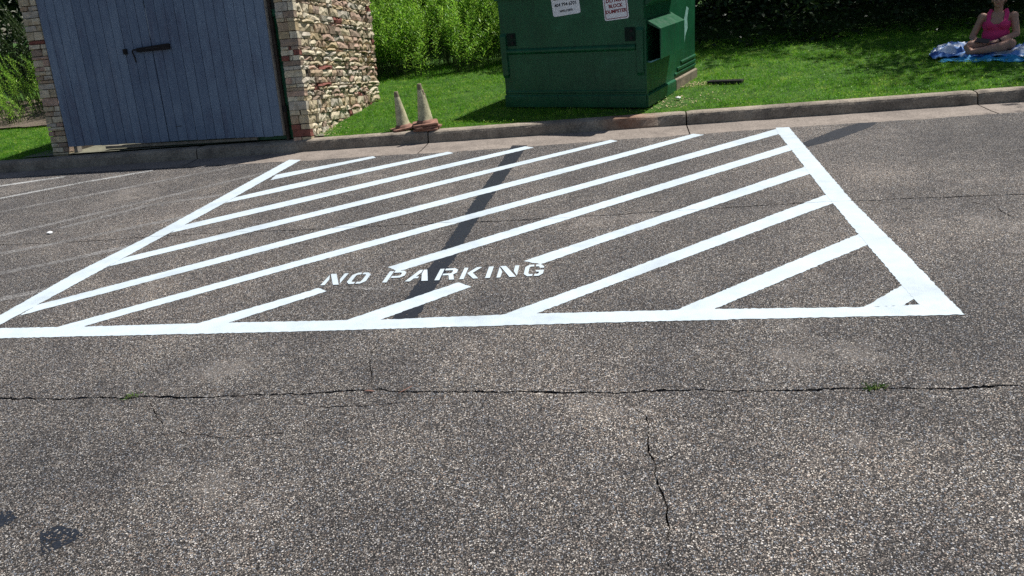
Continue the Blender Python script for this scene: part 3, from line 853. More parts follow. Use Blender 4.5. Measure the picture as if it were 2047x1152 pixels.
def sign(x0, x1, z0, z1, tilt, label):
    cx, cz = (x0+x1)/2, z0
    e = MB().prism([(x-cx, z-cz) for x, z in rrect(x0, x1, z0, z1, .022)], 1, -.004, 0).build('sign', MAT['sign'], dmp, loc=(cx, -.002, cz), rot=(0, -tilt, 0))
    e['label'] = label; return e
def put_text(par, s, size, x, z, m, bold=.0, sx=1.0):
    me = text_mesh(s, size, bold); me.materials.clear(); me.materials.append(m)
    obj('lettering', me, None, par, loc=(x, -.0052, z), rot=(R(90), 0, 0), scale=(sx, 1, 1))
s1 = sign(-1.112, -.758, 1.068, 1.40, .085, 'white company sign with a phone number')
put_text(s1, '404 794 6701', .052, 0, .103, MAT['sign_black'], .0012)
put_text(s1, 'wm.com', .048, 0, .040, MAT['sign_black'], .0012)
MB().prism([(-.15,.180),(-.03,.180),(-.01,.30),(-.15,.30)], 1, -.0052, -.0042).build('emblem', MAT['sign_green'], s1)
MB().prism([(-.02,.180),(.035,.180),(.055,.30),(.0,.30)], 1, -.0056, -.0043).build('emblem', MAT['sign_gold'], s1)
MB().prism([(.06,.190),(.125,.180),(.15,.30),(.07,.30)], 1, -.0056, -.0043).build('emblem', MAT['sign_gold'], s1)
s2 = sign(-.462, -.170, .985, 1.40, .07, 'white sign lettered DO NOT BLOCK DUMPSTER in maroon')
ob = rrect(-.133, .133, .013, .402, .018); ib = rrect(-.126, .126, .020, .395, .014); k_ = len(ob)
MB().add([(x, -.0050, z) for x, z in ob] + [(x, -.0050, z) for x, z in ib], [(i, (i+1) % k_, (i+1) % k_ + k_, i + k_) for i in range(k_)]).build('sign_border', MAT['sign_red'], s2)
for s_, z_, w_ in (('DO NOT', .190, 1.05), ('BLOCK', .132, 1.0), ('DUMPSTER', .074, .98)):
    put_text(s2, s_, .052, 0, z_, MAT['sign_red'], .0018, w_)

# second dumpster parked inside the enclosure
d2 = empty('dumpster', frame(EO + EE * (-.258) + EN * .115 + EU * (-.0), EE, EN, EU))
tag(d2, 'green dumpster inside the stone enclosure, glimpsed past the gate edge', 'dumpster')
dumpster(d2, 1.8, 1.55, 1.5, full=False)

# ------------------------------------------------------------------ traffic cones
def cone(loc, h, tilt, rz, label, base_only=False, bw=.15):
    root = empty('traffic_cone'); root.location = loc; root.rotation_euler = (tilt[0], tilt[1], rz)
    tag(root, label, 'traffic cone', 'old traffic cones by the kerb')
    b = MB(); prof = rrect(-bw, bw, -bw, bw, .03, 3)
    b.prism(prof, 2, 0, .026); bs = b.build('base', MAT['cone_base'], root, bevel=.004)
    rb = .094
    MB().lathe([(rb+.012,.024),(rb,.040),(rb-.012,.06),(.058,h*.50),(.031,h*.86)], 22).build('body', MAT['cone_body'], root, smooth=True)
    MB().lathe([(.0312,h*.858),(.0255,h*.97),(.023,h),(.013,h),(.012,h-.03),(.0,h-.03)], 22).build('tip', MAT['cone_tip'], root, smooth=True)
    MB().lathe([(rb+.013,.026),(rb+.0075,.034),(rb-.003,.058),(rb-.012,.060)], 22).build('collar', MAT['cone_base'], root, smooth=True)
    return root
def on(x, y): return (x, y, terrain(x, y))
cx_, cy_ = -1.105, 9.15
cone((cx_, cy_, terrain(cx_, cy_) + .004), .45, (R(-3), R(-4), 0), R(20), 'single faded grey traffic cone on the grass, nearest the stone wall')
cx_, cy_ = -.825, 8.99
z_ = terrain(cx_, cy_) + .004
cone((cx_ + .02, cy_ + .01, z_), .42, (0, 0, 0), R(-9), 'lowest traffic cone of the stack, only its orange base showing')
cone((cx_ + .005, cy_, z_ + .029), .44, (R(1), 0, 0), R(14), 'middle traffic cone of the stack, only its base edge showing')
cone((cx_, cy_, z_ + .060), .475, (R(1), R(-1.5), 0), R(6), 'tall faded grey traffic cone topping the stack')

# ------------------------------------------------------------------ person on a blanket
def capsule(mb, a, b, ra, rb, n=12, m=4):
    a, b = Vector(a), Vector(b); d = (b - a).normalized() if (b-a).length > 1e-6 else Vector((0,0,1))
    pts, rr = [], []
    for i in range(m): t = R(-88 + 88*i/m); pts.append(a + d*(ra*math.sin(t))); rr.append(ra*math.cos(t))
    for i in range(5): pts.append(a.lerp(b, i/4)); rr.append(ra + (rb-ra)*i/4)
    for i in range(1, m+1): t = R(88*i/m); pts.append(b + d*(rb*math.sin(t))); rr.append(rb*math.cos(t))
    q = d.orthogonal().normalized(); w_ = d.cross(q); base = len(mb.v)
    for p, r_ in zip(pts, rr):
        for k in range(n): t = 2*math.pi*k/n; mb.v.append(tuple(p + (q*math.cos(t) + w_*math.sin(t))*r_))
    K = len(pts)
    mb.f += [(base+i*n+k, base+i*n+(k+1)%n, base+(i+1)*n+(k+1)%n, base+(i+1)*n+k) for i in range(K-1) for k in range(n)]
    mb.f += [tuple(base+k for k in range(n-1,-1,-1)), tuple(base+(K-1)*n+k for k in range(n))]
def ellipsoid(mb, c, r, rot=None, n=18, m=10):
    base = len(mb.v); E = Matrix.Rotation(rot[1], 3, rot[0]) if rot else Matrix.Identity(3)
    for i in range(m+1):
        t = R(-89 + 178*i/m)
        for k in range(n):
            u = 2*math.pi*k/n
            mb.v.append(tuple(Vector(c) + E @ Vector((r[0]*math.cos(t)*math.cos(u), r[1]*math.cos(t)*math.sin(u), r[2]*math.sin(t)))))
    mb.f += [(base+i*n+k, base+i*n+(k+1)%n, base+(i+1)*n+(k+1)%n, base+(i+1)*n+k) for i in range(m) for k in range(n)]
    mb.f += [tuple(base+k for k in range(n-1,-1,-1)), tuple(base+m*n+k for k in range(n))]
def remeshed(mb, name, voxel, smooth_it=4):
    me = mb.mesh(name); o = bpy.data.objects.new(name, me); COL.objects.link(o)
    r_ = o.modifiers.new('r', 'REMESH'); r_.mode = 'VOXEL'; r_.voxel_size = voxel; r_.use_smooth_shade = True
    s_ = o.modifiers.new('s', 'SMOOTH'); s_.iterations = smooth_it; s_.factor = .5
    dg = bpy.context.evaluated_depsgraph_get()
    out = bpy.data.meshes.new_from_object(o.evaluated_get(dg)); out.name = name
    bpy.data.objects.remove(o); return out

PX, PY = 6.42, 9.70
pz = terrain(PX, PY) + .03
pers = empty('person', Matrix.Translation((PX, PY, pz)) @ Matrix.Rotation(R(-36), 4, 'Z'))
tag(pers, 'person in a pink tank top sitting cross-legged on the blue blanket, holding a phone', 'person')
def torso(mb, g=0.0):
    ellipsoid(mb, (0, .01, .10), (.165+g, .125+g, .105+g))
    ellipsoid(mb, (0, .00, .21), (.142+g, .105+g, .12+g))
    ellipsoid(mb, (0, .00, .33), (.148+g, .108+g, .12+g))
    ellipsoid(mb, (-.062, -.065, .345), (.066+g, .062+g, .062+g)); ellipsoid(mb, (.062, -.065, .345), (.066+g, .062+g, .062+g))
    ellipsoid(mb, (0, .015, .42), (.150+g, .085+g, .075+g))
def legs(mb, g=0.0, part='all'):
    L = [((.085,.0,.085), (.185,-.29,.125), .088, .062), ((-.085,0,.085), (-.235,-.26,.12), .086, .058)]
    S = [((.185,-.29,.125), (-.06,-.375,.070), .056, .044), ((-.235,-.26,.12), (.05,-.16,.06), .054, .040)]
    if part in ('all', 'thigh'):
        for a, b, ra, rb in L: capsule(mb, a, b, ra+g, rb+g)
    if part == 'all':
        for a, b, ra, rb in S: capsule(mb, a, b, ra, rb)
        ellipsoid(mb, (.185,-.30,.12), (.056,.05,.056)); ellipsoid(mb, (.09,-.33,.092), (.09,.05,.054), ('Z', R(-161)))
b = MB(); torso(b); legs(b)
# near foot: shin runs to viewer's left, sole and toes end there
capsule(b, (-.06,-.375,.070), (-.21,-.40,.055), .044, .033)
ellipsoid(b, (-.235,-.385,.055), (.045,.040,.050))
capsule(b, (-.235,-.40,.05), (-.275,-.43,.115), .034, .030)
for k in range(5):
    capsule(b, (-.268+.004*k,-.448+.014*k,.115), (-.276+.004*k,-.452+.014*k,.150-.004*k), .0115-.001*k, .0095-.0008*k, 8, 3)
ellipsoid(b, (.08,-.15,.05), (.09,.035,.035))
# shoulders, arms, forearms
for sx in (-1, 1): ellipsoid(b, (sx*.165,.015,.425), (.056,.052,.052))
capsule(b, (-.17,.015,.42), (-.245,-.03,.20), .046, .038); capsule(b, (-.245,-.03,.20), (-.175,-.20,.155), .037, .026)
capsule(b, (.17,.015,.42), (.225,-.045,.215), .047, .039); capsule(b, (.225,-.045,.215), (.035,-.225,.150), .038, .026)
# hands: palm, four curled fingers, thumb
def hand(b, c, d, up, sgn):
    c, d, up = Vector(c), Vector(d).normalized(), Vector(up).normalized(); s_ = d.cross(up).normalized()
    ellipsoid(b, c + d*.035, (.040,.036,.017), ('Z', math.atan2(d.y, d.x)))
    for k in range(4):
        o_ = s_ * (.024 - .016*k); L = (.030,.034,.032,.025)[k]
        p0 = c + d*.062 + o_; p1 = p0 + d*L - up*.008; p2 = p1 + d*.012 - up*.022
        capsule(b, p0, p1, .0088, .0080, 8, 3); capsule(b, p1, p2, .0080, .0068, 8, 3)
    t0 = c + d*.018 + s_*sgn*.030; t1 = t0 + d*.030 + s_*sgn*.014 - up*.008
    capsule(b, t0, t1, .0105, .0088, 8, 3); capsule(b, t1, t1 + d*.024 - up*.006, .0088, .0075, 8, 3)
hand(b, (-.175,-.20,.155), (.55,-.75,-.15), (0,0,1), 1)
hand(b, (.035,-.225,.150), (-.92,-.30,.05), (0,0,1), -1)
# neck and head
capsule(b, (0,.012,.45), (-.005,-.005,.545), .052, .048)
hx = Vector((-.008,-.025,.635))
ellipsoid(b, hx + Vector((0,.015,.025)), (.074,.090,.092)); ellipsoid(b, hx + Vector((0,-.018,-.045)), (.054,.062,.058))
ellipsoid(b, hx + Vector((0,-.052,-.078)), (.026,.022,.020))
capsule(b, hx + Vector((0,-.078,.012)), hx + Vector((0,-.096,-.022)), .009, .014, 8, 3)
for sx in (-1, 1):
    ellipsoid(b, hx + Vector((sx*.074,.012,-.012)), (.010,.020,.030)); ellipsoid(b, hx + Vector((sx*.036,-.055,-.022)), (.024,.022,.022))
    ellipsoid(b, hx + Vector((sx*.030,-.072,.028)), (.026,.012,.008))
body = obj('body', remeshed(b, 'body', .0055, 3), MAT['skin'], pers)
for sx in (-1, 1):
    e = MB(); ellipsoid(e, hx + Vector((sx*.030,-.0765,.010)), (.011,.006,.006), n=10, m=6); e.build('eye', MAT['eye'], pers, smooth=True)
e = MB(); ellipsoid(e, hx + Vector((0,-.080,-.052)), (.022,.008,.007), n=12, m=6); e.build('mouth', MAT['lip'], pers, smooth=True)
h = MB(); ellipsoid(h, hx + Vector((0,.028,.042)), (.086,.096,.088)); ellipsoid(h, hx + Vector((0,.06,-.02)), (.078,.062,.085)); capsule(h, hx + Vector((0,.09,.0)), hx + Vector((0,.10,-.11)), .04, .02)
hm = remeshed(h, 'hair', .007, 3)
clip_faces(hm, lambda c: not (c.y < hx.y - .035 and c.z < hx.z + .062))
obj('hair', hm, MAT['hair'], pers)
tm = MB(); torso(tm, .010)
for sx in (-1, 1): capsule(tm, (sx*.085,-.055,.40), (sx*.080,.03,.495), .026, .026); capsule(tm, (sx*.080,.03,.495), (sx*.085,.08,.41), .026, .026)
tk = remeshed(tm, 'tank_top', .007, 4)
def keep_top(c):
    if c.z < .10: return False
    if c.z > .385 and c.y < .06 and abs(c.x) < .058 + max(0, c.z - .46) * .1: return False
    if c.z > .40 and c.y < .01 and abs(c.x) < .052: return False
    if c.y < -.02 and abs(c.x) < .070 - (.385 - min(c.z, .385)) * 1.1 and c.z > .345: return False
    if abs(c.x) > .118 and c.z > .375: return False
    return True
clip_faces(tk, keep_top)
to = obj('tank_top', tk, MAT['pink'], pers)
sol = to.modifiers.new('t', 'SOLIDIFY'); sol.thickness = .003
sh = MB(); legs(sh, .012, 'thigh'); ellipsoid(sh, (0,.01,.10), (.176,.136,.11))
sm = remeshed(sh, 'shorts', .008, 4)
clip_faces(sm, lambda c: c.z < .17 and (abs(c.x) < .30) and c.y > -.20)
obj('shorts', sm, MAT['denim'], pers)
wt = MB(); wd_ = (Vector((.035,-.225,.150)) - Vector((.225,-.045,.215))).normalized(); wp = Vector((.035,-.225,.150)) - wd_*.025
wt.tube([wp - wd_*.012, wp + wd_*.012], [.0295, .0285], 14).build('wrist_band', MAT['phone'], pers, smooth=True)
ph = MB().box(-.075, .075, -.037, .037, -.004, .004).build('phone', MAT['phone'], None, bevel=.003)
ph.matrix_world = pers.matrix_world @ Matrix.Translation((-.115,-.285,.172)) @ Matrix.Rotation(R(35), 4, 'X') @ Matrix.Rotation(R(-12), 4, 'Z')
tag(ph, 'black phone held in the hands of the seated person', 'phone')

# blanket: crumpled cloth
BL = empty('blanket', Matrix.Translation((PX + .02, PY - .02, terrain(PX, PY))) @ Matrix.Rotation(R(-36), 4, 'Z'))
tag(BL, 'crumpled blue and turquoise blanket spread on the shaded grass', 'blanket')
def cloth(name, x0, x1, y0, y1, nx, ny, hmax, seed, m, lift, edge=.10):
    vs = []
    Mw = BL.matrix_world
    for j in range(ny + 1):
        for i in range(nx + 1):
            u, v = i/nx, j/ny
            x = x0 + (x1-x0)*u + mnoise.noise(Vector((v*4, seed, 1)))*edge; y = y0 + (y1-y0)*v + mnoise.noise(Vector((u*7, seed, 5)))*edge
            q = Vector((x*4.5, y*6.0, seed))
            rid = 1 - abs(mnoise.noise(q)) * 2.2; rid2 = 1 - abs(mnoise.noise(q*2.3)) * 2.2
            flat = 1 - .85*math.exp(-((x-.02)**2/.12 + (y+.02)**2/.10))
            ed = min(1, min(u, 1-u)*7, min(v, 1-v)*5)
            hgt = max(0, rid)**1.5*hmax*flat*ed + max(0, rid2)*hmax*.4*flat + lift
            p = Mw @ Vector((x, y, 0)); z = terrain(p.x, p.y) - BL.location.z + .006 + max(0, hgt)
            vs.append((x, y, z))
    w = nx + 1
    o = obj(name, mesh(name, vs, [(j*w+i, j*w+i+1, (j+1)*w+i+1, (j+1)*w+i) for j in range(ny) for i in range(nx)], True), m, BL)
    s = o.modifiers.new('t', 'SOLIDIFY'); s.thickness = .006
    return o
cloth('lining', -.56, 1.2, -.62, .10, 60, 30, .055, 7.7, MAT['teal'], .0)
cloth('cover', -.70, 1.2, -.44, .42, 70, 38, .11, 2.2, MAT['blanket'], .018)

# ------------------------------------------------------------------ leaf geometry
nprng = np.random.default_rng(5)
def leaves(P, D, U, L, W, name, fold=0.0):
    """P base points, D directions, U side vectors, L lengths, W widths -> quads (rhombus leaves)"""
    L = L[:, None]; W = W[:, None]
    a = P; b = P + D*L*.45 + U*W*.5; c = P + D*L; d = P + D*L*.45 - U*W*.5
    nrm = np.cross(D, U)
    b = b + nrm*W*fold; d = d + nrm*W*fold
    co = np.stack([a, b, c, d], 1).reshape(-1, 3)
    return fast_mesh(name, co, 4, len(P))
def unit(v): return v / np.maximum(np.linalg.norm(v, axis=1, keepdims=True), 1e-9)
def rand_dirs(n): return unit(nprng.normal(size=(n, 3)))
def sides(D):
    return unit(np.cross(D, rand_dirs(len(D))))
TZ = np.vectorize(terrain)

# ---- grass
def footprint(x, y):
    d = np.stack([x - EO.x, y - EO.y], 1); u = d @ np.array([EE.x, EE.y]); n = d @ np.array([EN.x, EN.y])
    enc_in = (u > -4.1) & (u < .02 + 0*n) & (n > -.45) & (n < 2.5)
    enc_in &= ~((u < -3.68))
    d = np.stack([x - 1.765, y - 8.76], 1); u = d @ np.array([dex.x, dex.y]); n = d @ np.array([dey.x, dey.y])
    dm = (u > -DW - .0) & (u < .05) & (n > -.03) & (n < DD)
    return enc_in | dm
def scatter(n, s0, s1, n0, n1):
    s = nprng.uniform(s0, s1, n); k = n0 + (n1 - n0) * nprng.uniform(0, 1, n)**1.35
    return K0.x + KE.x*s + KN.x*k, K0.y + KE.y*s + KN.y*k, s, k
gx, gy, gs, gk = scatter(330000, -9.5, 9.8, .155, 5.6)
pn = np.array([mnoise.noise(Vector((x*1.3, y*1.3, 8.0))) for x, y in zip(gx[::1], gy[::1])])
bare = np.exp(-(((gx - 2.05)/.55)**2 + ((gy - 8.98)/.33)**2)) + .9*np.exp(-(((gx + 2.12)/.16)**2 + ((gy - 9.25)/.5)**2)) + .7*np.exp(-(((gx - 1.2)/.7)**2 + ((gy - 8.75)/.12)**2))
keep = ~footprint(gx, gy) & (nprng.uniform(0, 1, len(gx)) > bare*1.15)
gx, gy, gs, gk, pn = gx[keep], gy[keep], gs[keep], gk[keep], pn[keep]
gz = TZ(gx, gy)
n = len(gx)
D = unit(np.stack([nprng.normal(0, .55, n), nprng.normal(0, .55, n), np.ones(n)], 1))
Hg = nprng.uniform(.022, .050, n) * (1 + .5*pn) * np.where(gk < .30, .75, 1.0)
tuft = nprng.uniform(0, 1, n) < .012
Hg = np.where(tuft, Hg*1.7, Hg)
Wg = nprng.uniform(.0035, .0065, n) * (1 + gk*.12)
P_ = np.stack([gx, gy, gz - .004], 1)
S2 = sides(D) * Wg[:, None] * .5
tip = P_ + D * Hg[:, None] + np.stack([nprng.normal(0, .006, n), nprng.normal(0, .006, n), np.zeros(n)], 1)
co = np.stack([P_ - S2, P_ + S2, tip], 1).reshape(-1, 3)
grass = obj('grass', fast_mesh('grass', co, 3, n), MAT['grass'])
tag(grass, 'short bright green mown grass blades behind the kerb', 'grass', kind='stuff')
# clover: small flat leaves among the blades
kx, ky, ks, kk = scatter(26000, -9.0, 9.5, .17, 4.8)
keep = ~footprint(kx, ky); kx, ky = kx[keep], ky[keep]; n = len(kx)
D = unit(np.stack([nprng.normal(0, 1, n), nprng.normal(0, 1, n), np.full(n, .35)], 1))
U_ = unit(np.cross(D, np.array([0, 0, 1.0])))
me = leaves(np.stack([kx, ky, TZ(kx, ky) + nprng.uniform(.012, .035, n)], 1), D, U_, nprng.uniform(.012, .024, n), nprng.uniform(.010, .018, n), 'clover')
tag(obj('clover', me, MAT['grass']), 'small round clover leaves scattered in the grass', 'clover', kind='stuff')

# ---- bright weed thicket between enclosure and dumpster
def weed_bush(name, spots, h0, h1, m, label, leaf=(.055,.10), per=34, lean=.25, root_loc=None, clump=7):
    """clumps of upright arching stems with long narrow alternate leaves"""
    rt = empty(name, loc=root_loc or (spots[0][0], spots[0][1], terrain(*spots[0])))
    tag(rt, label, 'bush')
    nlo = min(sn(*q)[1] for q in spots); nhi = max(sn(*q)[1] for q in spots)
    O = np.array(rt.location); st = MB(); Pp, Dd, Ll = [], [], []
    for c in range(0, len(spots), clump):
        cx0, cy0 = spots[c]; vig = random.uniform(.62, 1.25)
        nn_ = (sn(cx0, cy0)[1] - nlo)/(nhi - nlo + 1e-6); hc = (h0 + (h1 - h0)*nn_**.8)*vig
        cl = random.uniform(-lean, lean); sz = random.uniform(.75, 1.3)
        for q in range(clump):
            x, y = cx0 + random.gauss(0, .10), cy0 + random.gauss(0, .08)
            z = terrain(x, y); hh = hc*random.uniform(.7, 1.12)
            tx, ty = cl + random.uniform(-lean, lean), random.uniform(-lean, lean*.5) - .10
            pts = [Vector((x + tx*hh*(i/5)**2, y + ty*hh*(i/5)**2, z + hh*(i/5)*(1 - .06*(i/5)**2))) for i in range(6)]
            st.tube([p - Vector(O) for p in pts], [.006*(1 - .8*i/5) for i in range(6)], 4, False)
            k = int(per * hh); a0 = random.uniform(0, 6.3)
            for w_ in range(k):
                t = .22 + .78*((w_ + random.random())/k)**.75; i = min(4, int(t*5)); p = pts[i].lerp(pts[i+1], t*5 - i)
                a = a0 + w_*2.4 + random.uniform(-.3, .3); el = .15 + .65*t + random.uniform(-.3, .25)
                Pp.append(tuple(p - Vector(O))); Dd.append((math.cos(a)*math.cos(el), math.sin(a)*math.cos(el), math.sin(el))); Ll.append(random.uniform(*leaf)*sz*(1.2 - .55*t))
    D = np.array(Dd); n = len(D); L = np.array(Ll)
    U_ = unit(np.cross(D, np.array([0, 0, 1.0])) + nprng.normal(0, .22, (n, 3)))
    st.build('stems', MAT['stem'], rt)
    obj('foliage', leaves(np.array(Pp), D, U_, L, L*nprng.uniform(.17, .26, n), 'foliage', -.2), m, rt)
    return rt
def spots_in(s0, s1, n0, n1, k):
    out = []
    for _ in range(k):
        s = random.uniform(s0, s1); n = random.uniform(n0, n1); out.append(xy(s, n))
    return out
weed_bush('weed_bush', spots_in(-2.3, -.3, 4.2, 6.2, 470), .5, 2.3, MAT['weed'], 'bright green narrow-leaved weed thicket beside the stone wall', leaf=(.07,.125), per=30)
weed_bush('weed_bush', spots_in(-.4, 1.05, 4.5, 6.2, 220), .5, 1.9, MAT['weed'], 'leafy green weed thicket just left of the dumpster, behind the lawn', leaf=(.07,.12), per=28)
weed_bush('weed_bush', spots_in(-3.6, .9, 6.9, 8.2, 360), 1.9, 3.0, MAT['weed'], 'taller green thicket rising behind the sunlit weeds', leaf=(.08,.14), per=30)

# ---- dark undergrowth of the wood
def leaf_mass(name, n, fn, size, m, asp=.5):
    P = fn(n); D = rand_dirs(len(P)); D[:, 2] = -np.abs(D[:, 2])*.4 + D[:, 2]*.3; D = unit(D)
    L = nprng.uniform(size[0], size[1], len(P))
    return obj(name, leaves(P, D, sides(D), L, L*asp, name, -.1), m)
def under(n):
    s = nprng.uniform(.6, 15.5, n); k = 4.35 + nprng.uniform(0, 1, n)**1.1*4.2
    top = 1.2 + 1.6*np.clip((k - 4.3)/1.5, 0, 1) + .5*np.sin(s*2.1) + .3*np.sin(s*5.3 + 1)
    z = nprng.uniform(0, 1, n)*top
    cl = np.sin(s*3.7 + z*2.2)*np.sin(k*4.1 + s*1.3 + z*3.0) + nprng.normal(0, .5, n)
    ok = cl > -.25
    # leave the gap where sunlit ground shows beyond the person
    s, k, z = s[ok], k[ok], z[ok]
    x = K0.x + KE.x*s + KN.x*k; y = K0.y + KE.y*s + KN.y*k
    return np.stack([x, y, TZ(x, y) + z], 1)
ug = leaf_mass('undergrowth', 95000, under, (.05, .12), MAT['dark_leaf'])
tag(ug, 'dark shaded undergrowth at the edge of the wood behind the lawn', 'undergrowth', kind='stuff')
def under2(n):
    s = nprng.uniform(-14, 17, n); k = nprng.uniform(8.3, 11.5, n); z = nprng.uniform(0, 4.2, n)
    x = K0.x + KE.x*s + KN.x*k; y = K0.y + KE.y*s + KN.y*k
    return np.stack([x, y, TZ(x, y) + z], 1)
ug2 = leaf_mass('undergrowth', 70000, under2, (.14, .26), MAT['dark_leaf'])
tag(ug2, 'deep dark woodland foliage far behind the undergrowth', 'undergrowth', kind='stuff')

# ---- trees of the wood: tapered trunk with limbs, leafy crown
def tree_protos(seed, H, cr):
    rg = random.Random(seed); tb = MB(); tips = []
    pts = [Vector((0,0,-.1))]; 
    for i in range(1, 8): pts.append(Vector((rg.uniform(-.1,.1)*i*.3, rg.uniform(-.1,.1)*i*.3, H*.8*i/7)))
    tb.tube(pts, [.16*(1 - .8*i/7) + .02 for i in range(8)], 9)
    for k in range(11):
        t = rg.uniform(.32, .98); i = min(6, int(t*7)); p = pts[i].lerp(pts[i+1], t*7 - i)
        a = k*2.4 + rg.uniform(-.4,.4); L = cr*rg.uniform(.55, .95)*(1.15 - .5*t)
        q = [p]; 
        for j in range(1, 5): q.append(p + Vector((math.cos(a)*L*j/4, math.sin(a)*L*j/4, L*.55*(j/4)**1.2 + rg.uniform(-.1,.1))))
        tb.tube(q, [.055*(1 - .8*j/4) for j in range(5)], 6); tips += q[2:]
    tips.append(pts[-1])
    P = []
    for p in tips:
        for _ in range(5):
            c = p + Vector((rg.gauss(0,.55), rg.gauss(0,.55), rg.gauss(0,.4))); r_ = rg.uniform(.3,.62)
            for _ in range(58): P.append(c + Vector((rg.gauss(0,r_*.55), rg.gauss(0,r_*.55), rg.gauss(0,r_*.45))))
    P = np.array([tuple(p) for p in P]); D = rand_dirs(len(P)); L = nprng.uniform(.11, .19, len(P))
    tm = tb.mesh('trunk', smooth=True); tm.materials.append(MAT['bark'])
    cm = leaves(P, D, sides(D), L, L*.62, 'crown', -.1); cm.materials.append(MAT['tree_leaf'])
    return tm, cm
PROTO = [tree_protos(3, 8.5, 2.6), tree_protos(9, 9.5, 2.8)]
def tree(s, n, k, sc, rz, label, group=None):
    x, y = xy(s, n); rt = empty('tree', loc=(x, y, terrain(x, y))); rt.rotation_euler = (0, 0, rz); rt.scale = (sc,)*3
    tag(rt, label, 'tree', group)
    obj('trunk', PROTO[k][0], None, rt); obj('crown', PROTO[k][1], None, rt)
for i, (s, n, k, sc) in enumerate(((5.0,9.8,0,1.0),(7.0,8.6,1,.95),(9.6,9.0,0,1.05),(12.4,8.4,1,1.0),(15.0,9.3,0,1.0),(5.6,11.6,1,1.1),(8.6,12.0,0,1.15),(11.3,11.8,1,1.1),(3.4,13.0,0,1.1),(14.2,12.0,0,1.1),(3.0,14.5,1,1.2),(-9,12,0,1.1),(-5.5,13,1,1.1),(-1.5,13.5,0,1.1),(-12.5,10.5,1,1.1))):
    tree(s, n, k, sc, i*1.9, 'slender-trunked leafy tree standing in the dark wood behind the undergrowth', 'trees of the wood')
tree(9.3, 4.6, 0, .86, 2.2, 'leafy tree beside the person, shading the blanket and the lawn')
tree(10.4, 3.1, 1, .74, 4.0, 'leafy tree by the kerb right of the blanket, shading the kerb end')

# ---- left of the enclosure: shrub, fern-like fronds, dry stalks, mulch
mx = [xy(s, n) for s, n in ((-10.5,2.5),(-8.2,2.4),(-6.6,2.42),(-5.3,2.6),(-5.0,4.4),(-6.5,5.2),(-10.5,5.5))]
mv, mf = cdt_sheet([roughen(mx, .12, .03)], [])
o = obj('mulch_bed', mesh('mulch_bed', [(x, y, terrain(x, y) + .035) for x, y in mv], mf), MAT['mulch']); tag(o, kind='structure')
weed_bush('shrub', spots_in(-9.4, -5.35, 2.75, 4.2, 520), .5, 1.35, MAT['weed'], 'feathery bright green shrub at the left edge behind the stone pier', leaf=(.04,.075), per=62, lean=.4)
weed_bush('shrub', spots_in(-9.8, -4.6, 4.6, 6.0, 260), 1.4, 2.6, MAT['dark_leaf'], 'dark shrub mass behind the feathery shrub at far left', leaf=(.07,.12), per=40)
def fronds(base, k, label):
    rt = empty('sumac_plant', loc=base); tag(rt, label, 'plant'); O = Vector(base)
    st = MB(); st.tube([(0,0,0),(.03,.02,.9),(.0,.0,1.75)], [.02,.016,.008], 6)
    Pp, Dd, Uu, Ll = [], [], [], []
    for i in range(k):
        a = i*2.4; z0 = 1.05 + .7*i/k; L = random.uniform(.45,.65); p0 = Vector((0,0,z0)); d = Vector((math.cos(a), math.sin(a), 0)); pts = []
        for j in range(8):
            t = j/7; pts.append(p0 + d*L*t + Vector((0,0,.22*t - .38*t*t)))
        st.tube(pts, [.004]*8, 4, False)
        s_ = Vector((-d.y, d.x, 0))
        for j in range(22):
            t = .12 + .88*j/22; q = min(6, int(t*7)); p = pts[q].lerp(pts[q+1], t*7-q)
            for sg in (-1, 1):
                dd = (s_*sg + d*.45 + Vector((0,0,-.25))).normalized(); Pp.append(tuple(p)); Dd.append(tuple(dd)); Uu.append(tuple(d)); Ll.append(.13*(math.sin(math.pi*min(1,.25+.75*t))*.8+.25))
    L = np.array(Ll); obj('fronds', leaves(np.array(Pp), np.array(Dd), unit(np.array(Uu)), L, L*.22, 'fronds', -.1), MAT['fern'], rt)
    st.build('stems', MAT['stem'], rt)
x, y = xy(-6.1, 3.6); fronds((x, y, terrain(x, y)), 12, 'sumac with fern-like fronds behind the left stone pier')
x, y = xy(-7.4, 3.9); fronds((x, y, terrain(x, y)), 10, 'sumac with fern-like fronds at the left edge of the picture')
x, y = xy(-5.15, 2.5); rt = empty('dry_stalks', loc=(x, y, terrain(x, y))); tag(rt, 'clump of dry tan stalks beside the left stone pier', 'dead plant')
for i in range(26):
    a, b_ = random.uniform(-.28, .28), random.uniform(-.18, .18); h_ = random.uniform(.25, .7)
    MB().tube([(a,b_,0),(a+random.uniform(-.05,.05),b_,h_*.5),(a+random.uniform(-.16,.16),b_+random.uniform(-.1,.1),h_)], [.006,.005,.003], 5).build('stalk', MAT['dry'], rt)

# ------------------------------------------------------------------ small things
def tuft(name, x, y, n, h, label):
    rt = empty(name, loc=(x, y, -.012)); tag(rt, label, 'weed', 'weeds in the paving crack')
    D = unit(np.stack([nprng.normal(0, .65, n), nprng.normal(0, .45, n), np.full(n, 1.0)], 1)); L = nprng.uniform(h*.4, h, n)
    P = np.stack([nprng.normal(0, .020, n), nprng.normal(0, .007, n), np.zeros(n)], 1)
    obj('blades', leaves(P, D, sides(D), L, np.full(n, .0042), 'blades'), MAT['dull_weed'], rt)
    nn = 30; D = unit(np.stack([nprng.normal(0, 1, nn), nprng.normal(0, 1, nn), np.full(nn, .35)], 1)); L = nprng.uniform(.012, .024, nn)
    obj('low_leaves', leaves(np.stack([nprng.normal(0, .022, nn), nprng.normal(0, .010, nn), nprng.uniform(.012, .02, nn)], 1), D, sides(D), L, L*.35, 'low_leaves'), MAT['dull_weed'], rt)
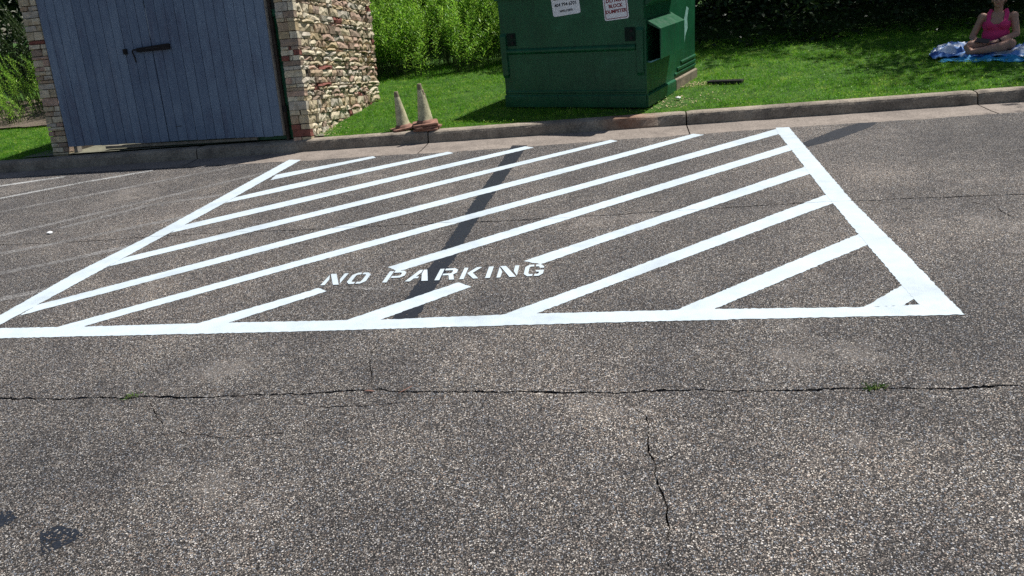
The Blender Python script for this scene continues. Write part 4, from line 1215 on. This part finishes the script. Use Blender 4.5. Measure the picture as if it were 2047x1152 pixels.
tuft('crack_weed', -1.829, 3.11, 46, .030, 'small green grass tuft in the near crack at left')
t_ = tuft('crack_weed', 1.383, 2.525, 46, .062, 'spindly green weed sprouting from the near crack at right')

tw = MB().tube([(-.545,2.868,.008),(-.515,2.89,.010),(-.485,2.915,.012)], [.0015,.0022,.0012], 6).build('twig', MAT['twig'], smooth=True); tag(tw, 'thin reddish twig lying along the near crack', 'twig')
tw = MB().tube([(-.70,2.925,.006),(-.68,2.918,.008),(-.655,2.916,.005)], [.002,.005,.0015], 6).build('dead_leaf', MAT['twig'], smooth=True); tag(tw, 'curled reddish dead leaf by the near crack', 'leaf')
def scrap(name, x, y, z, r, m, label, cat):
    mb = MB(); ellipsoid(mb, (0,0,0), (r, r*.7, r*.45), n=9, m=5)
    mb.v = [tuple(Vector(v)*(1 + .35*mnoise.noise(Vector(v)*60))) for v in mb.v]
    tag(mb.build(name, m, None, loc=(x, y, z)), label, cat)
scrap('pebble', -3.95, 6.339, .012, .028, MAT['litter'], 'white pebble on the old asphalt at left', 'pebble')
lx, ly = 2.22, 9.06
scrap('paper_litter', lx, ly, terrain(lx, ly)+.03, .034, MAT['litter'], 'crumpled white paper scrap on dirt beside the dumpster', 'litter')
dl = Vector((.36, -.20)); p0 = Vector((2.77, 9.76)); z0 = terrain(p0.x, p0.y)
ang = math.atan2(dl.y, dl.x)
vb = empty('drain_frame', loc=(p0.x, p0.y, z0 + .0)); vb.rotation_euler = (0, 0, ang)
tag(vb, 'black rectangular drain frame set in the grass right of the dumpster', 'drain')
MB().box(0, .43, -.02, .02, .0, .048).build('front_bar', MAT['iron'], vb, bevel=.004)
MB().box(0, .43, .12, .15, .0, .040).build('back_bar', MAT['iron'], vb, bevel=.004)
for xx in (0, .39): MB().box(xx, xx+.04, .021, .119, .0, .038).build('end_bar', MAT['iron'], vb, bevel=.004)
nn = 900; lx = np.concatenate([nprng.normal(2.05, .35, nn//3), nprng.normal(-2.12, .10, nn//3), nprng.uniform(2.3, 2.8, nn//3)]); ly = np.concatenate([nprng.normal(8.98, .18, nn//3), nprng.normal(9.3, .35, nn//3), nprng.normal(9.85, .08, nn//3)])
keep = ~footprint(lx, ly) & (sn(0,0)[0] < 99); 
kn_ = (lx - K0.x)*KN.x + (ly - K0.y)*KN.y; keep &= kn_ > .18
lx, ly = lx[keep], ly[keep]; n = len(lx)
D = unit(np.stack([nprng.normal(0,1,n), nprng.normal(0,1,n), np.full(n,.25)], 1)); L = nprng.uniform(.012,.035,n)
tag(obj('leaf_litter', leaves(np.stack([lx, ly, TZ(lx, ly)+.012], 1), D, unit(np.cross(D, np.array([0,0,1.0]))), L, L*.5, 'leaf_litter'), MAT['dry']), 'dry tan leaf litter on bare dirt by the dumpster and wall', 'leaf litter', kind='stuff')
